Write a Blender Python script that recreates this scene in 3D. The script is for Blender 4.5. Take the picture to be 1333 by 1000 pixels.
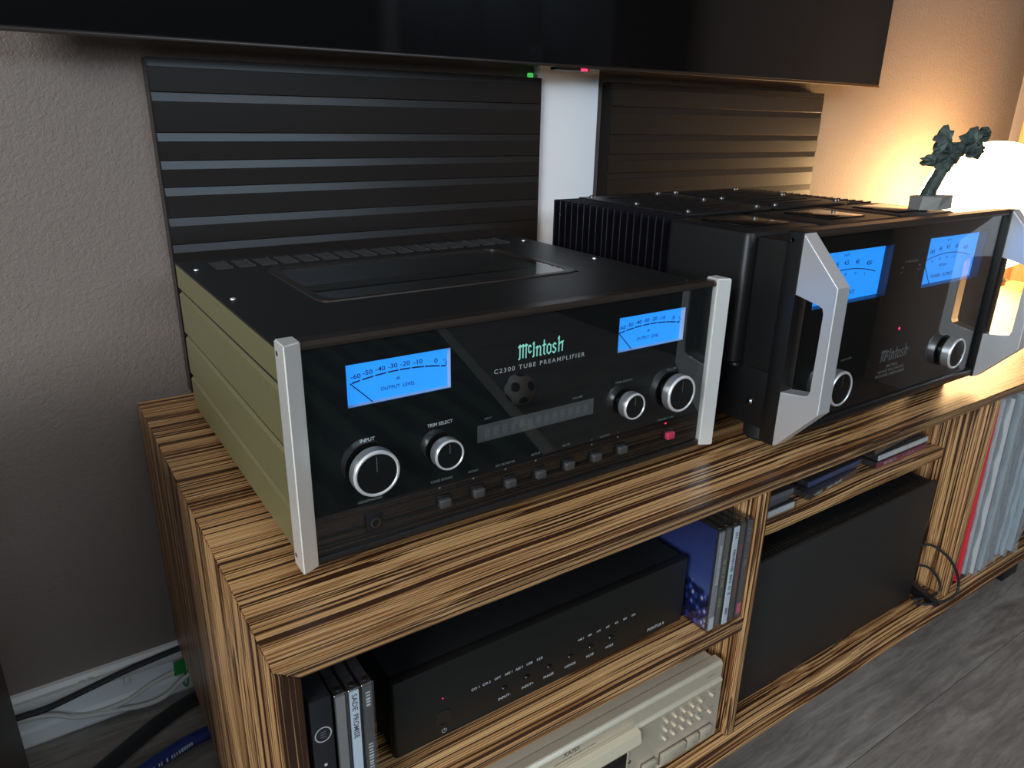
import bpy, bmesh, math, random
from mathutils import Vector, Matrix
random.seed(7)
R = math.radians
for o in list(bpy.data.objects): bpy.data.objects.remove(o)
C = bpy.context.scene.collection
FZ = 45.0                                    # floor lies 45 cm below the cabinet top; all builder numbers are cm, cabinet top z = 0
def M(v): return Vector((v[0] / 100, v[1] / 100, (v[2] + FZ) / 100))

# ------------------------------------------------------------------ camera
cam = bpy.data.objects.new('camera', bpy.data.cameras.new('camera')); C.objects.link(cam)
yaw, pit, rol = R(-34.251), R(-20.138), R(1.113)
fw = Vector((-math.sin(yaw) * math.cos(pit), math.cos(yaw) * math.cos(pit), math.sin(pit)))
rt0 = Vector((math.cos(yaw), math.sin(yaw), 0)); up0 = rt0.cross(fw)
rt = rt0 * math.cos(rol) + up0 * math.sin(rol); up = -rt0 * math.sin(rol) + up0 * math.cos(rol)
mw = Matrix((rt, up, -fw)).transposed().to_4x4(); mw.translation = M((-8.55, -38.989, 33.547))
cam.matrix_world = mw
cam.data.sensor_width = 36; cam.data.lens = 36 * 948.12 / 1333; cam.data.clip_start = .01
bpy.context.scene.camera = cam

# ------------------------------------------------------------------ light
W = bpy.data.worlds.new('world'); bpy.context.scene.world = W; W.use_nodes = True
W.node_tree.nodes['Background'].inputs[0].default_value = (.55, .75, 1, 1)
W.node_tree.nodes['Background'].inputs[1].default_value = .6
def area(name, loc, target, sx, sy, power, col):
    l = bpy.data.lights.new(name, 'AREA'); l.shape = 'RECTANGLE'; l.size = sx; l.size_y = sy; l.energy = power; l.color = col
    o = bpy.data.objects.new(name, l); C.objects.link(o); o.location = M(loc)
    o.rotation_euler = (M(target) - M(loc)).to_track_quat('-Z', 'Y').to_euler()
    return o
area('window_left_offscreen', (-237, -150, 110), (0, -90, 20), 1.35, 1.3, 76, (.84, .92, 1))
area('window_front_assumed', (72, -346, 162), (72, 0, 120), 2.55, .72, 36, (.62, .81, 1))  # unseen daylight source; high strip form made up to cool the slat grooves
sc = bpy.context.scene
sc.view_settings.view_transform = 'Standard'; sc.view_settings.look = 'None'
sc.view_settings.exposure = 0.2; sc.view_settings.gamma = 1; sc.view_settings.use_curve_mapping = False

# ------------------------------------------------------------------ materials
MATS = {}
def mat(name, col=(.5, .5, .5), rough=.5, metal=0, spec=.5, emit=None, es=0, coat=0):
    m = bpy.data.materials.new(name); m.use_nodes = True
    b = m.node_tree.nodes['Principled BSDF']
    b.inputs['Base Color'].default_value = (*col, 1); b.inputs['Roughness'].default_value = rough
    b.inputs['Metallic'].default_value = metal; b.inputs['Specular IOR Level'].default_value = spec
    b.inputs['Coat Weight'].default_value = coat
    if emit: b.inputs['Emission Color'].default_value = (*emit, 1); b.inputs['Emission Strength'].default_value = es
    MATS[name] = m; return m
def nd(m, t, **kw):
    n = m.node_tree.nodes.new(t)
    for k, v in kw.items():
        if k in n.inputs: n.inputs[k].default_value = v
        else: setattr(n, k, v)
    return n
def lk(m, a, b): m.node_tree.links.new(a, b)
def ramp(m, fac, stops):
    r = nd(m, 'ShaderNodeValToRGB'); e = r.color_ramp.elements
    while len(e) < len(stops): e.new(.5)
    for i, (p, c) in enumerate(stops): e[i].position = p; e[i].color = (*c, 1)
    lk(m, fac, r.inputs[0]); return r.outputs[0]
def noise(m, scale, vec=None, detail=2, rough=.5, dist=0):
    n = nd(m, 'ShaderNodeTexNoise'); n.inputs['Scale'].default_value = scale; n.inputs['Detail'].default_value = detail
    n.inputs['Roughness'].default_value = rough; n.inputs['Distortion'].default_value = dist
    if vec is not None: lk(m, vec, n.inputs['Vector'])
    return n.outputs['Fac']
def coords(m, scale=(1, 1, 1)):
    t = nd(m, 'ShaderNodeTexCoord'); mp = nd(m, 'ShaderNodeMapping'); mp.inputs['Scale'].default_value = scale
    lk(m, t.outputs['Object'], mp.inputs[0]); return mp.outputs[0]
def bump(m, h, strength, dist, prev=None):
    b = nd(m, 'ShaderNodeBump'); b.inputs['Strength'].default_value = strength; b.inputs['Distance'].default_value = dist
    lk(m, h, b.inputs['Height']); lk(m, b.outputs[0], m.node_tree.nodes['Principled BSDF'].inputs['Normal'])
def mixc(m, fac, a, b, mode='MIX'):
    n = nd(m, 'ShaderNodeMix'); n.data_type = 'RGBA'; n.blend_type = mode
    for s, i in ((fac, 0), (a, 6), (b, 7)):
        if hasattr(s, 'is_linked'): lk(m, s, n.inputs[i])
        elif i == 0: n.inputs[0].default_value = s
        else: n.inputs[i].default_value = (*s, 1)
    return n.outputs[2]
BC = lambda m: m.node_tree.nodes['Principled BSDF'].inputs['Base Color']
def zebra(name, axis):
    m = mat(name, rough=.38, spec=.4)
    g = {'x': (1.3, 1, 1), 'z': (1, 1, 1.3)}[axis]
    wav = noise(m, 2.2, coords(m, (1.6, 1.6, 1.6)), 1)
    t = nd(m, 'ShaderNodeTexCoord')
    add = nd(m, 'ShaderNodeVectorMath', operation='MULTIPLY_ADD')
    add.inputs[1].default_value = (.012, .012, .012); lk(m, wav, add.inputs[0]); lk(m, t.outputs['Object'], add.inputs[2])
    def st(s, k):
        mp = nd(m, 'ShaderNodeMapping'); mp.inputs['Scale'].default_value = (k, s, s) if axis == 'x' else (s, s, k)
        lk(m, add.outputs[0], mp.inputs[0]); return mp.outputs[0]
    base = ramp(m, noise(m, 1, st(520, 2), 3, .65), [(.28, (.44, .215, .080)), (.5, (.66, .375, .155)), (.74, (.82, .51, .245))])
    wide = noise(m, 1, st(55, .6), 2, .5)
    def ln(sc_, k, lo, hi, amt):
        a = nd(m, 'ShaderNodeMath', operation='MULTIPLY_ADD'); a.inputs[1].default_value = amt
        lk(m, wide, a.inputs[0]); lk(m, noise(m, 1, st(sc_, k), 2, .55), a.inputs[2])
        return ramp(m, a.outputs[0], [(lo, (0, 0, 0)), (hi, (1, 1, 1))])
    lines = ln(330, .7, .655, .680, .42); fine = ln(800, 1.2, .60, .68, .30)
    c0 = mixc(m, fine, (.26, .11, .038), base)
    c2 = mixc(m, lines, (.050, .019, .008), c0)
    lk(m, c2, BC(m)); bump(m, lines, .10, .0004)
    return m
zebra('zebra_x', 'x'); zebra('zebra_z', 'z')
# embossed wallpaper
m = mat('wallpaper', (.225, .178, .148), .62, spec=.35)
cv = coords(m)
v = noise(m, 210, cv, 3, .55, .5); v2 = noise(m, 520, cv, 2)
s = nd(m, 'ShaderNodeMath', operation='MULTIPLY_ADD'); s.inputs[1].default_value = .35; lk(m, v2, s.inputs[0]); lk(m, v, s.inputs[2])
bump(m, s.outputs[0], .55, .0024)
mat('plaster', (.30, .255, .235), .8); mat('darkened_wall', (.05, .042, .038), .8); mat('ceiling_white', (.7, .69, .66), .9); mat('white_gloss', (.90, .90, .88), .35)
mat('white_board', (.93, .93, .93), .45); mat('white_plastic', (.76, .75, .70), .4)
# floor laminate
m = mat('laminate', rough=.42, spec=.4)
oi = nd(m, 'ShaderNodeObjectInfo')
t = nd(m, 'ShaderNodeTexCoord'); va = nd(m, 'ShaderNodeVectorMath', operation='ADD'); lk(m, t.outputs['Object'], va.inputs[0]); lk(m, oi.outputs['Random'], va.inputs[1])
mp = nd(m, 'ShaderNodeMapping'); mp.inputs['Scale'].default_value = (1.6, 11, 1); lk(m, va.outputs[0], mp.inputs[0])
n1 = noise(m, 3.2, mp.outputs[0], 5, .62, 1.2); n2 = noise(m, 22, mp.outputs[0], 3, .6, .4)
c1 = ramp(m, n1, [(.3, (.15, .128, .110)), (.5, (.25, .217, .19)), (.7, (.36, .318, .28))])
c2 = ramp(m, n2, [(.35, (.72, .72, .72)), (.6, (1, 1, 1))])
lk(m, mixc(m, .8, c1, c2, 'MULTIPLY'), BC(m)); bump(m, n2, .15, .0008)
# metals, plastics, blacks
mat('joint_dark', (.03, .028, .026), .8)
m = mat('black_paint', (.0105, .0100, .0098), .40, spec=.40); bump(m, noise(m, 900, coords(m), 2), .08, .0004)
mat('black_satin', (.007, .007, .0075), .34); mat('black_gloss', (.004, .004, .0045), .06, spec=.5); mat('black_matte', (.005, .005, .005), .6, spec=.3)
mat('black_mask', (.0035, .0037, .004), .5, spec=.2); mat('black_rubber', (.012, .012, .013), .5)
mat('black_steel', (.006, .006, .007), .45)
m = mat('fin_black', (.010, .009, .013), .38, metal=.3)
m = mat('gold_side', (.25, .225, .105), .40, metal=.4)
bump(m, noise(m, 420, coords(m), 3, .6, .8), .35, .0007)
def brushed(name, col, rough, axis, metal=1, amt=.06):
    m = mat(name, col, rough, metal=metal)
    sc_ = {'x': (6, 900, 900), 'z': (900, 900, 6)}[axis]
    n = noise(m, 1, coords(m, sc_), 2, .6)
    mr = nd(m, 'ShaderNodeMapRange'); mr.inputs[3].default_value = rough - amt; mr.inputs[4].default_value = rough + amt
    lk(m, n, mr.inputs[0]); lk(m, mr.outputs[0], m.node_tree.nodes['Principled BSDF'].inputs['Roughness'])
    bump(m, n, .06, .0003); return m
brushed('aluminium', (.93, .90, .84), .42, 'z', metal=.6)
brushed('handle_aluminium', (.88, .88, .88), .40, 'z', metal=.7)
brushed('dac_black', (.0085, .008, .0068), .40, 'x', metal=.15, amt=.1)
mat('chrome', (.95, .94, .92), .28, metal=.6); mat('knurl', (.62, .63, .64), .34, metal=.85); mat('steel_dark', (.2, .2, .2), .3, metal=1)
mat('knob_face', (.02, .02, .021), .22, metal=.6)
brushed('champagne', (.66, .565, .425), .36, 'x', metal=.45); mat('champagne_light', (.80, .70, .50), .32, metal=.3)
mat('trim_brown', (.04, .029, .023), .32, metal=.5)
mat('slat_black', (.018, .0145, .0125), .27, spec=.34)
mat('ink_white', (.55, .56, .55), .6); mat('ink_dim', (.20, .20, .19), .6); mat('ink_navy', (.01, .035, .12), .6); mat('ink_dark', (.12, .10, .08), .6); mat('ink_black', (.003, .003, .003), .45)
mat('ink_mint', (.18, .42, .36), .5, emit=(.25, .62, .52), es=.55)
mat('ink_faint', (.09, .092, .09), .6)
mat('vfd_grey', (.060, .062, .060), .35); mat('vfd_seg', (.10, .103, .112), .4)
mat('meter_blue', (.02, .1, .4), .4, emit=(.018, .30, 1.0), es=.95)
mat('meter_wall', (.55, .58, .62), .5)
mat('meter_edge', (.02, .03, .06), .4)
mat('led_red', (.3, 0, .02), .4, emit=(1, .03, .10), es=2.2); mat('button_red', (.50, .035, .08), .35)
mat('led_green', (0, .2, .03), .4, emit=(.1, .8, .15), es=.5)
mat('button_grey', (.05, .048, .046), .35)
mat('green_tag', (.03, .33, .06), .5); mat('cable_blue', (.01, .028, .17), .35); mat('cable_white', (.72, .70, .64), .4)
mat('lamp_globe', (.9, .85, .7), .4, emit=(1, .62, .27), es=21)
mat('stone', (.32, .30, .27), .85)
m = mat('verdigris', (.10, .19, .15), .65, metal=.3); n = noise(m, 60, coords(m), 4, .6)
lk(m, ramp(m, n, [(.35, (.022, .030, .025)), (.55, (.075, .10, .085)), (.75, (.22, .25, .21))]), BC(m)); bump(m, n, .6, .004)
m = mat('curtain_cloth', (.40, .22, .10), .85); n = noise(m, 1, coords(m, (60, 60, 6)), 3)
lk(m, ramp(m, n, [(.3, (.30, .15, .06)), (.7, (.47, .26, .11))]), BC(m)); bump(m, noise(m, 500, coords(m), 2), .2, .001)
mat('speaker_brown', (.035, .026, .022), .5); mat('sofa_navy', (.025, .04, .07), .85)
m = mat('rug_green', (.03, .05, .04), .95); w = nd(m, 'ShaderNodeTexWave', wave_profile='TRI'); w.inputs['Scale'].default_value = 3.2; w.inputs['Distortion'].default_value = 3.0
lk(m, coords(m), w.inputs[0]); lk(m, ramp(m, w.outputs['Fac'], [(.45, (.012, .024, .02)), (.55, (.05, .085, .068))]), BC(m))
mat('rug_border', (.42, .40, .34), .9); mat('ball_white', (.88, .86, .82), .4); mat('ball_black', (.01, .01, .01), .4)
def clear(name, tint, ior=1.5, rough=.03, base=.0, col=(1, 1, 1)):
    m = bpy.data.materials.new(name); m.use_nodes = True; nt = m.node_tree; nt.nodes.clear()
    out = nt.nodes.new('ShaderNodeOutputMaterial'); mx = nt.nodes.new('ShaderNodeMixShader')
    tr = nt.nodes.new('ShaderNodeBsdfTransparent'); tr.inputs[0].default_value = (*tint, 1)
    gl = nt.nodes.new('ShaderNodeBsdfGlossy'); gl.inputs['Roughness'].default_value = rough; gl.inputs['Color'].default_value = (*col, 1)
    fr = nt.nodes.new('ShaderNodeFresnel'); fr.inputs[0].default_value = ior
    ad = nt.nodes.new('ShaderNodeMath'); ad.operation = 'ADD'; ad.inputs[1].default_value = base
    nt.links.new(fr.outputs[0], ad.inputs[0]); ge = nt.nodes.new('ShaderNodeNewGeometry'); iv = nt.nodes.new('ShaderNodeMath'); iv.operation = 'SUBTRACT'; iv.inputs[0].default_value = 1
    mu = nt.nodes.new('ShaderNodeMath'); mu.operation = 'MULTIPLY'; nt.links.new(ge.outputs['Backfacing'], iv.inputs[1]); nt.links.new(iv.outputs[0], mu.inputs[0]); nt.links.new(ad.outputs[0], mu.inputs[1])
    nt.links.new(mu.outputs[0], mx.inputs[0])
    nt.links.new(tr.outputs[0], mx.inputs[1]); nt.links.new(gl.outputs[0], mx.inputs[2]); nt.links.new(mx.outputs[0], out.inputs[0])
    MATS[name] = m; return m
clear('front_glass', (.93, .95, .95), 1.52, .012); clear('clear_plastic', (.90, .91, .92), 1.5, .10, .07)
clear('sleeve_plastic', (.90, .92, .93), 1.5, .22, .08, (.95, .97, 1))
nt = MATS['sleeve_plastic'].node_tree; mx2 = nt.nodes.new('ShaderNodeMixShader'); df = nt.nodes.new('ShaderNodeBsdfDiffuse'); df.inputs[0].default_value = (.80, .80, .79, 1); mx2.inputs[0].default_value = .11
out = [n for n in nt.nodes if n.type == 'OUTPUT_MATERIAL'][0]; nt.links.new(out.inputs[0].links[0].from_socket, mx2.inputs[1]); nt.links.new(df.outputs[0], mx2.inputs[2]); nt.links.new(mx2.outputs[0], out.inputs[0])
clear('window_glass', (.97, .98, .98), 1.45, .0)
def paint(col, rough=.5):
    k = 'paint_%02x%02x%02x' % tuple(int(255 * c) for c in col)
    return MATS.get(k) or mat(k, col, rough)
# printed cover art: navy sky over a lit riverside town
m = mat('cover_print', rough=.3, coat=.3)
t = nd(m, 'ShaderNodeTexCoord'); sp = nd(m, 'ShaderNodeSeparateXYZ'); lk(m, t.outputs['Generated'], sp.inputs[0])
sky = ramp(m, sp.outputs[2], [(.2, (.10, .15, .34)), (.55, (.045, .065, .22)), (1, (.028, .035, .12))])
vo = nd(m, 'ShaderNodeTexVoronoi'); vo.inputs['Scale'].default_value = 22; lk(m, coords(m, (1, 6, 4)), vo.inputs['Vector'])
lights = ramp(m, vo.outputs['Distance'], [(.05, (.75, .62, .45)), (.25, (.03, .06, .30)), (.5, (.008, .012, .05))])
nz = noise(m, 26, coords(m), 3)
ma = nd(m, 'ShaderNodeMath', operation='MULTIPLY_ADD'); ma.inputs[1].default_value = .5; lk(m, nz, ma.inputs[0]); lk(m, sp.outputs[2], ma.inputs[2])
msk = ramp(m, ma.outputs[0], [(.60, (0, 0, 0)), (.66, (1, 1, 1))])
lk(m, mixc(m, msk, lights, sky), BC(m))

# ------------------------------------------------------------------ builders (cm in, metres out)
def nb(): return bmesh.new()
def box(b, x0, x1, y0, y1, z0, z1, bev=0, seg=2):
    r = bmesh.ops.create_cube(b, size=1); vs = r['verts']
    for v in vs: v.co = Vector(((x0 + x1) / 2 + v.co.x * (x1 - x0), (y0 + y1) / 2 + v.co.y * (y1 - y0), (z0 + z1) / 2 + v.co.z * (z1 - z0)))
    if bev:
        es = list({e for v in vs for e in v.link_edges})
        bmesh.ops.bevel(b, geom=es, offset=bev, segments=seg, affect='EDGES', profile=.5)
    return b
def vbox(b, x0, x1, y0, y1, z0, z1, rad, top=.3, n=5):
    """box with rounded vertical edges and a softened top rim"""
    def ring(ins, z):
        o = []
        for cx, cy, a0 in ((x1 - rad, y1 - rad, 0), (x0 + rad, y1 - rad, 90), (x0 + rad, y0 + rad, 180), (x1 - rad, y0 + rad, 270)):
            for i in range(n + 1):
                a = R(a0 + 90 * i / n); o.append(b.verts.new((cx + (rad - ins) * math.cos(a), cy + (rad - ins) * math.sin(a), z)))
        return o
    rs = [ring(0, z0), ring(0, z1 - top), ring(top * .3, z1 - top * .3), ring(top, z1)]
    k = len(rs[0])
    for r0, r1 in zip(rs, rs[1:]):
        for i in range(k): b.faces.new((r0[i], r0[(i + 1) % k], r1[(i + 1) % k], r1[i]))
    b.faces.new(rs[-1]); b.faces.new(rs[0][::-1]); return b
def prism(b, poly, axis, a0, a1):
    """poly is a 2-D outline; axis the extrusion axis. x:(y,z) y:(x,z) z:(x,y)"""
    def P(p, a): return {'x': (a, p[0], p[1]), 'y': (p[0], a, p[1]), 'z': (p[0], p[1], a)}[axis]
    A = [b.verts.new(P(p, a0)) for p in poly]; Bv = [b.verts.new(P(p, a1)) for p in poly]; k = len(poly)
    b.faces.new(A); b.faces.new(Bv[::-1])
    for i in range(k): b.faces.new((A[i], Bv[i], Bv[(i + 1) % k], A[(i + 1) % k]))
    bmesh.ops.recalc_face_normals(b, faces=b.faces[:]); return b
def lathe(b, c, axis, prof, n=40, cap=True):
    """prof: list of (radius, distance along axis)"""
    ax = Vector(axis).normalized(); u = ax.orthogonal().normalized(); w = ax.cross(u); c = Vector(c); rings = []
    for r, h in prof:
        rings.append([b.verts.new(c + ax * h + (u * math.cos(2 * math.pi * i / n) + w * math.sin(2 * math.pi * i / n)) * max(r, 1e-4)) for i in range(n)])
    for r0, r1 in zip(rings, rings[1:]):
        for i in range(n): b.faces.new((r0[i], r0[(i + 1) % n], r1[(i + 1) % n], r1[i]))
    if cap: b.faces.new(rings[0][::-1]); b.faces.new(rings[-1])
    bmesh.ops.recalc_face_normals(b, faces=b.faces[:]); return b
def smooth_path(pts, k=6):
    out = []; P = [Vector(p) for p in pts]; P = [P[0] * 2 - P[1]] + P + [P[-1] * 2 - P[-2]]
    for i in range(1, len(P) - 2):
        for j in range(k):
            t = j / k; a, b_, c, d = P[i - 1], P[i], P[i + 1], P[i + 2]
            out.append(.5 * ((2 * b_) + (c - a) * t + (2 * a - 5 * b_ + 4 * c - d) * t * t + (3 * b_ - a - 3 * c + d) * t ** 3))
    return out + [P[-2]]
def tube(b, pts, r, n=8, flat=1.0, sm=True):
    P = smooth_path(pts) if sm else [Vector(p) for p in pts]; rings = []
    for i, p in enumerate(P):
        d = (P[min(i + 1, len(P) - 1)] - P[max(i - 1, 0)]).normalized()
        s = d.cross(Vector((0, 0, 1))); s = s.normalized() if s.length > 1e-4 else Vector((1, 0, 0)); t = s.cross(d)
        rr = r[min(i * len(r) // len(P), len(r) - 1)] if isinstance(r, (list, tuple)) else r
        rings.append([b.verts.new(p + s * math.cos(2 * math.pi * k / n) * rr + t * math.sin(2 * math.pi * k / n) * rr * flat) for k in range(n)])
    for r0, r1 in zip(rings, rings[1:]):
        for k in range(n): b.faces.new((r0[k], r0[(k + 1) % n], r1[(k + 1) % n], r1[k]))
    b.faces.new(rings[0]); b.faces.new(rings[-1][::-1])
    bmesh.ops.recalc_face_normals(b, faces=b.faces[:]); return b
def holes(b, x0, x1, z0, z1, hs, y, y2):
    """upright plate at y..y2 with rectangular openings hs = (x0,x1,z0,z1)"""
    xs = sorted({x0, x1, *[h[0] for h in hs], *[h[1] for h in hs]})
    for a, c in zip(xs, xs[1:]):
        cut = sorted((h[2], h[3]) for h in hs if h[0] <= a and h[1] >= c); z = z0
        for l, t in cut + [(z1, z1)]:
            if l > z: box(b, a, c, y, y2, z, l)
            z = t
    bmesh.ops.remove_doubles(b, verts=b.verts[:], dist=1e-5); return b
def obj(name, b, material, parent=None, smooth=True, org=None):
    org = (M(parent['_o']) if parent is not None else M(org) if org else None)
    me = bpy.data.meshes.new(name)
    if isinstance(b, bmesh.types.BMesh):
        for v in b.verts: v.co = M(v.co)
        if org is None:
            xs = [v.co for v in b.verts]
            org = Vector(((min(v.x for v in xs) + max(v.x for v in xs)) / 2, (min(v.y for v in xs) + max(v.y for v in xs)) / 2, min(v.z for v in xs)))
        for v in b.verts: v.co -= org
        b.to_mesh(me); b.free()
    o = bpy.data.objects.new(name, me); C.objects.link(o)
    me.materials.append(MATS[material] if isinstance(material, str) else material)
    if smooth and len(me.polygons):
        me.polygons.foreach_set('use_smooth', [True] * len(me.polygons)); me.set_sharp_from_angle(angle=R(32))
    if parent is not None:
        o.parent = parent
        if parent.type == 'MESH': o.location = (0, 0, 0)
        o['_o'] = parent['_o']
    else:
        o.location = org; o['_o'] = ((org.x) * 100, org.y * 100, org.z * 100 - FZ)
    return o
def tag(o, label=None, cat=None, group=None, kind=None):
    if label: o['label'] = label
    if cat: o['category'] = cat
    if group: o['group'] = group
    if kind: o['kind'] = kind
    return o
def thing(name, label, cat, loc, group=None):
    o = bpy.data.objects.new(name, None); C.objects.link(o); o.location = M(loc); o.empty_display_size = .05
    o['_o'] = tuple(loc); return tag(o, label, cat, group)
def struct(name, b, material, parent=None): return tag(obj(name, b, material, parent, smooth=False), kind='structure')
def copy_to(src, parent, d):
    c = src.copy(); C.objects.link(c); c.parent = parent; c.location = src.location + Vector(d) / 100; return c
# flat print: letters laid out in a frame (o, U, V) and fitted into a w x h box
def text_mesh(body):
    cu = bpy.data.curves.new('t', 'FONT'); cu.body = body; cu.align_x = 'LEFT'; cu.resolution_u = 2; cu.offset = .003 if body.startswith('C2300') else .012; cu.space_character = 1.32 if body.startswith('C2300') else 1
    o = bpy.data.objects.new('t', cu); C.objects.link(o); dg = bpy.context.evaluated_depsgraph_get()
    me = bpy.data.meshes.new_from_object(o.evaluated_get(dg)); bpy.data.objects.remove(o); bpy.data.curves.remove(cu); return me
TM = {}
def put_text(b, body, cx, cz, w, h, o=(0, 0, 0), U=(1, 0, 0), V=(0, 0, 1)):
    if body[0] == '~':                                  # print too small to read in the photograph: rows of letter-sized strokes
        U, V, o = Vector(U), Vector(V), Vector(o); q = random.Random(body); u = -w / 2
        while u < w / 2 - h * .3:
            if q.random() > .17:
                hh = h * q.uniform(.35, .5); ww = h * q.uniform(.28, .5)
                b.faces.new([b.verts.new(o + U * (cx + a) + V * (cz + c)) for a, c in ((u, -hh), (u + ww, -hh), (u + ww, hh), (u, hh))])
            u += h * .66
        return
    if body not in TM:
        me = text_mesh(body); TM[body] = ([v.co.copy() for v in me.vertices], [tuple(p.vertices) for p in me.polygons]); bpy.data.meshes.remove(me)
    vs, fs = TM[body]
    x0, x1 = min(v.x for v in vs), max(v.x for v in vs); y0, y1 = min(v.y for v in vs), max(v.y for v in vs)
    U, V, o = Vector(U), Vector(V), Vector(o)
    if w is None: w = h * (x1 - x0) / max(y1 - y0, 1e-5)
    nv = [b.verts.new(o + U * (cx + ((v.x - x0) / (x1 - x0) - .5) * w) + V * (cz + ((v.y - y0) / max(y1 - y0, 1e-5) - .5) * h)) for v in vs]
    for f in fs:
        try: b.faces.new([nv[i] for i in f])
        except ValueError: pass
def ribbon(b, pts, w, put):
    for (ax, az), (bx, bz) in zip(pts, pts[1:]):
        d = Vector((bx - ax, bz - az)); L = d.length
        if L < 1e-6: continue
        d /= L; n = Vector((-d.y, d.x)) * w / 2; e = d * w * .25
        q = [(ax - e.x + n.x, az - e.y + n.y), (ax - e.x - n.x, az - e.y - n.y), (bx + e.x - n.x, bz + e.y - n.y), (bx + e.x + n.x, bz + e.y + n.y)]
        b.faces.new([b.verts.new(put(*p)) for p in q])
LOGO = [[(0, 0), (0, .85)], [(.27, .04), (.27, .85)], [(.54, 0), (.54, .85)], [(-.13, .78), (0, .93), (.12, .82), (.27, .93), (.39, .82), (.54, .93), (.68, .83)], [(-.1, -.04), (.02, .04)],
        [(.98, .70), (.87, .82), (.77, .72), (.77, .40), (.87, .29), (1, .40)], [(1.24, 0), (1.24, .94)], [(1.15, .86), (1.26, .98)], [(1.15, -.03), (1.28, .05)],
        [(1.53, -.02), (1.53, .6)], [(1.43, .55), (1.53, .66)], [(1.53, .5), (1.72, .66), (1.84, .54), (1.84, .05)], [(1.8, .04), (1.92, -.02)],
        [(2.16, 1.0), (2.16, .08), (2.27, -.01)], [(2.02, .64), (2.32, .68)], [(2.60, .67), (2.45, .55), (2.45, .12), (2.62, -.02), (2.79, .12), (2.79, .55), (2.60, .67)],
        [(3.26, .56), (3.14, .67), (2.99, .55), (3.02, .42), (3.24, .26), (3.25, .12), (3.1, -.02), (2.95, .09)],
        [(3.54, 0), (3.54, 1.02)], [(3.44, .92), (3.56, 1.08)], [(3.54, .5), (3.74, .67), (3.88, .55), (3.86, .02)], [(3.72, .62), (3.95, .70)]]
def logo(b, x0, x1, z0, z1, y):
    for st in LOGO: ribbon(b, st, .105, lambda u, v: (x0 + (u + .13) / 4.1 * (x1 - x0), y, z0 + (v + .04) / 1.12 * (z1 - z0)))
FR = dict(U=(1, 0, 0), V=(0, 0, 1))
def lettering(parent, y, items, material='ink_white', name='lettering'):
    b = nb()
    for it in items: put_text(b, it[0], it[1], it[2], it[3], it[4], (0, y, 0))
    return obj(name, b, material, parent, smooth=False)

# ------------------------------------------------------------------ the room
b = nb(); box(b, -240, 225, 57, 69, -45, 215); struct('wall_back', b, 'wallpaper')
b = nb(); box(b, 215, 225, -350, 57, -45, 215); struct('wall_right', b, 'plaster')
b = nb(); holes(b, -350, 57, -45, 215, [(-225, -75, 40, 180)], 0, 10)
for v in b.verts: v.co = Vector((-240 - v.co.y, v.co.x, v.co.z))
bmesh.ops.recalc_face_normals(b, faces=b.faces[:]); struct('wall_left', b, 'plaster')
b = nb(); holes(b, -250, 225, -45, 215, [(-60, 205, 122, 202)], -360, -350); struct('wall_front', b, 'darkened_wall')  # unseen wall, coloured dark to deepen glass reflections and cut bounce light
b = nb(); box(b, -250, 225, -360, 69, 215, 225); struct('ceiling', b, 'ceiling_white')
fl = struct('floor', box(nb(), -250, 225, -360, 69, -55, -45.25), 'joint_dark')
def window(name, axis, c, u0, u1, z0, z1, n):
    def bx(b, ua, ub, za, zb, d=4):
        if axis == 'y': box(b, ua, ub, c, c + d, za, zb, .4)
        else: box(b, c, c + d, ua, ub, za, zb, .4)
    b = nb(); bx(b, u0, u0 + 5, z0, z1); bx(b, u1 - 5, u1, z0, z1); bx(b, u0, u1, z0, z0 + 5); bx(b, u0, u1, z1 - 5, z1)
    w = struct(name, b, 'white_gloss')
    for i in range(1, n): b = nb(); bx(b, u0 + (u1 - u0) * i / n - 2, u0 + (u1 - u0) * i / n + 2, z0 + 5, z1 - 5); obj('mullion', b, 'white_gloss', w)
    for i in range(n):
        a = u0 + (u1 - u0) * i / n; b = nb()
        if axis == 'y': box(b, a, a + (u1 - u0) / n, c + 1.6, c + 2.2, z0 + 4, z1 - 4)
        else: box(b, c + 1.6, c + 2.2, a, a + (u1 - u0) / n, z0 + 4, z1 - 4)
        obj('pane', b, 'window_glass', w)
window('window_1', 'x', -248, -225, -75, 40, 180, 2); window('window_assumed', 'y', -358, -60, 205, 122, 202, 4)  # second window is a made-up high strip for the slat-groove sheen
# laminate planks, long side along the cabinet
pw, pl = 19.2, 128.0
proto = {}
for j in range(-17, 4):
    y0 = -4.5 + pw * j; y1 = min(y0 + pw, 56.9)
    if y0 > 56: continue
    x = -240 - (j * 47.3) % pl
    while x < 214:
        xa, xb = max(x, -239.9), min(x + pl, 214.9)
        if xb - xa > 1:
            key = (round(xb - xa, 1), round(y1 - y0, 1))
            if key in proto:
                o = proto[key].copy(); C.objects.link(o); o.location = M(((xa + xb) / 2, (y0 + y1) / 2, -46)) - fl.location
            else:
                b = nb(); box(b, xa + .03, xb - .03, y0 + .04, y1 - .04, -46, -45, .05, 1)
                o = obj('plank', b, 'laminate', None); o.parent = fl; o.location = o.location - fl.location; proto[key] = o
        x += pl
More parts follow.
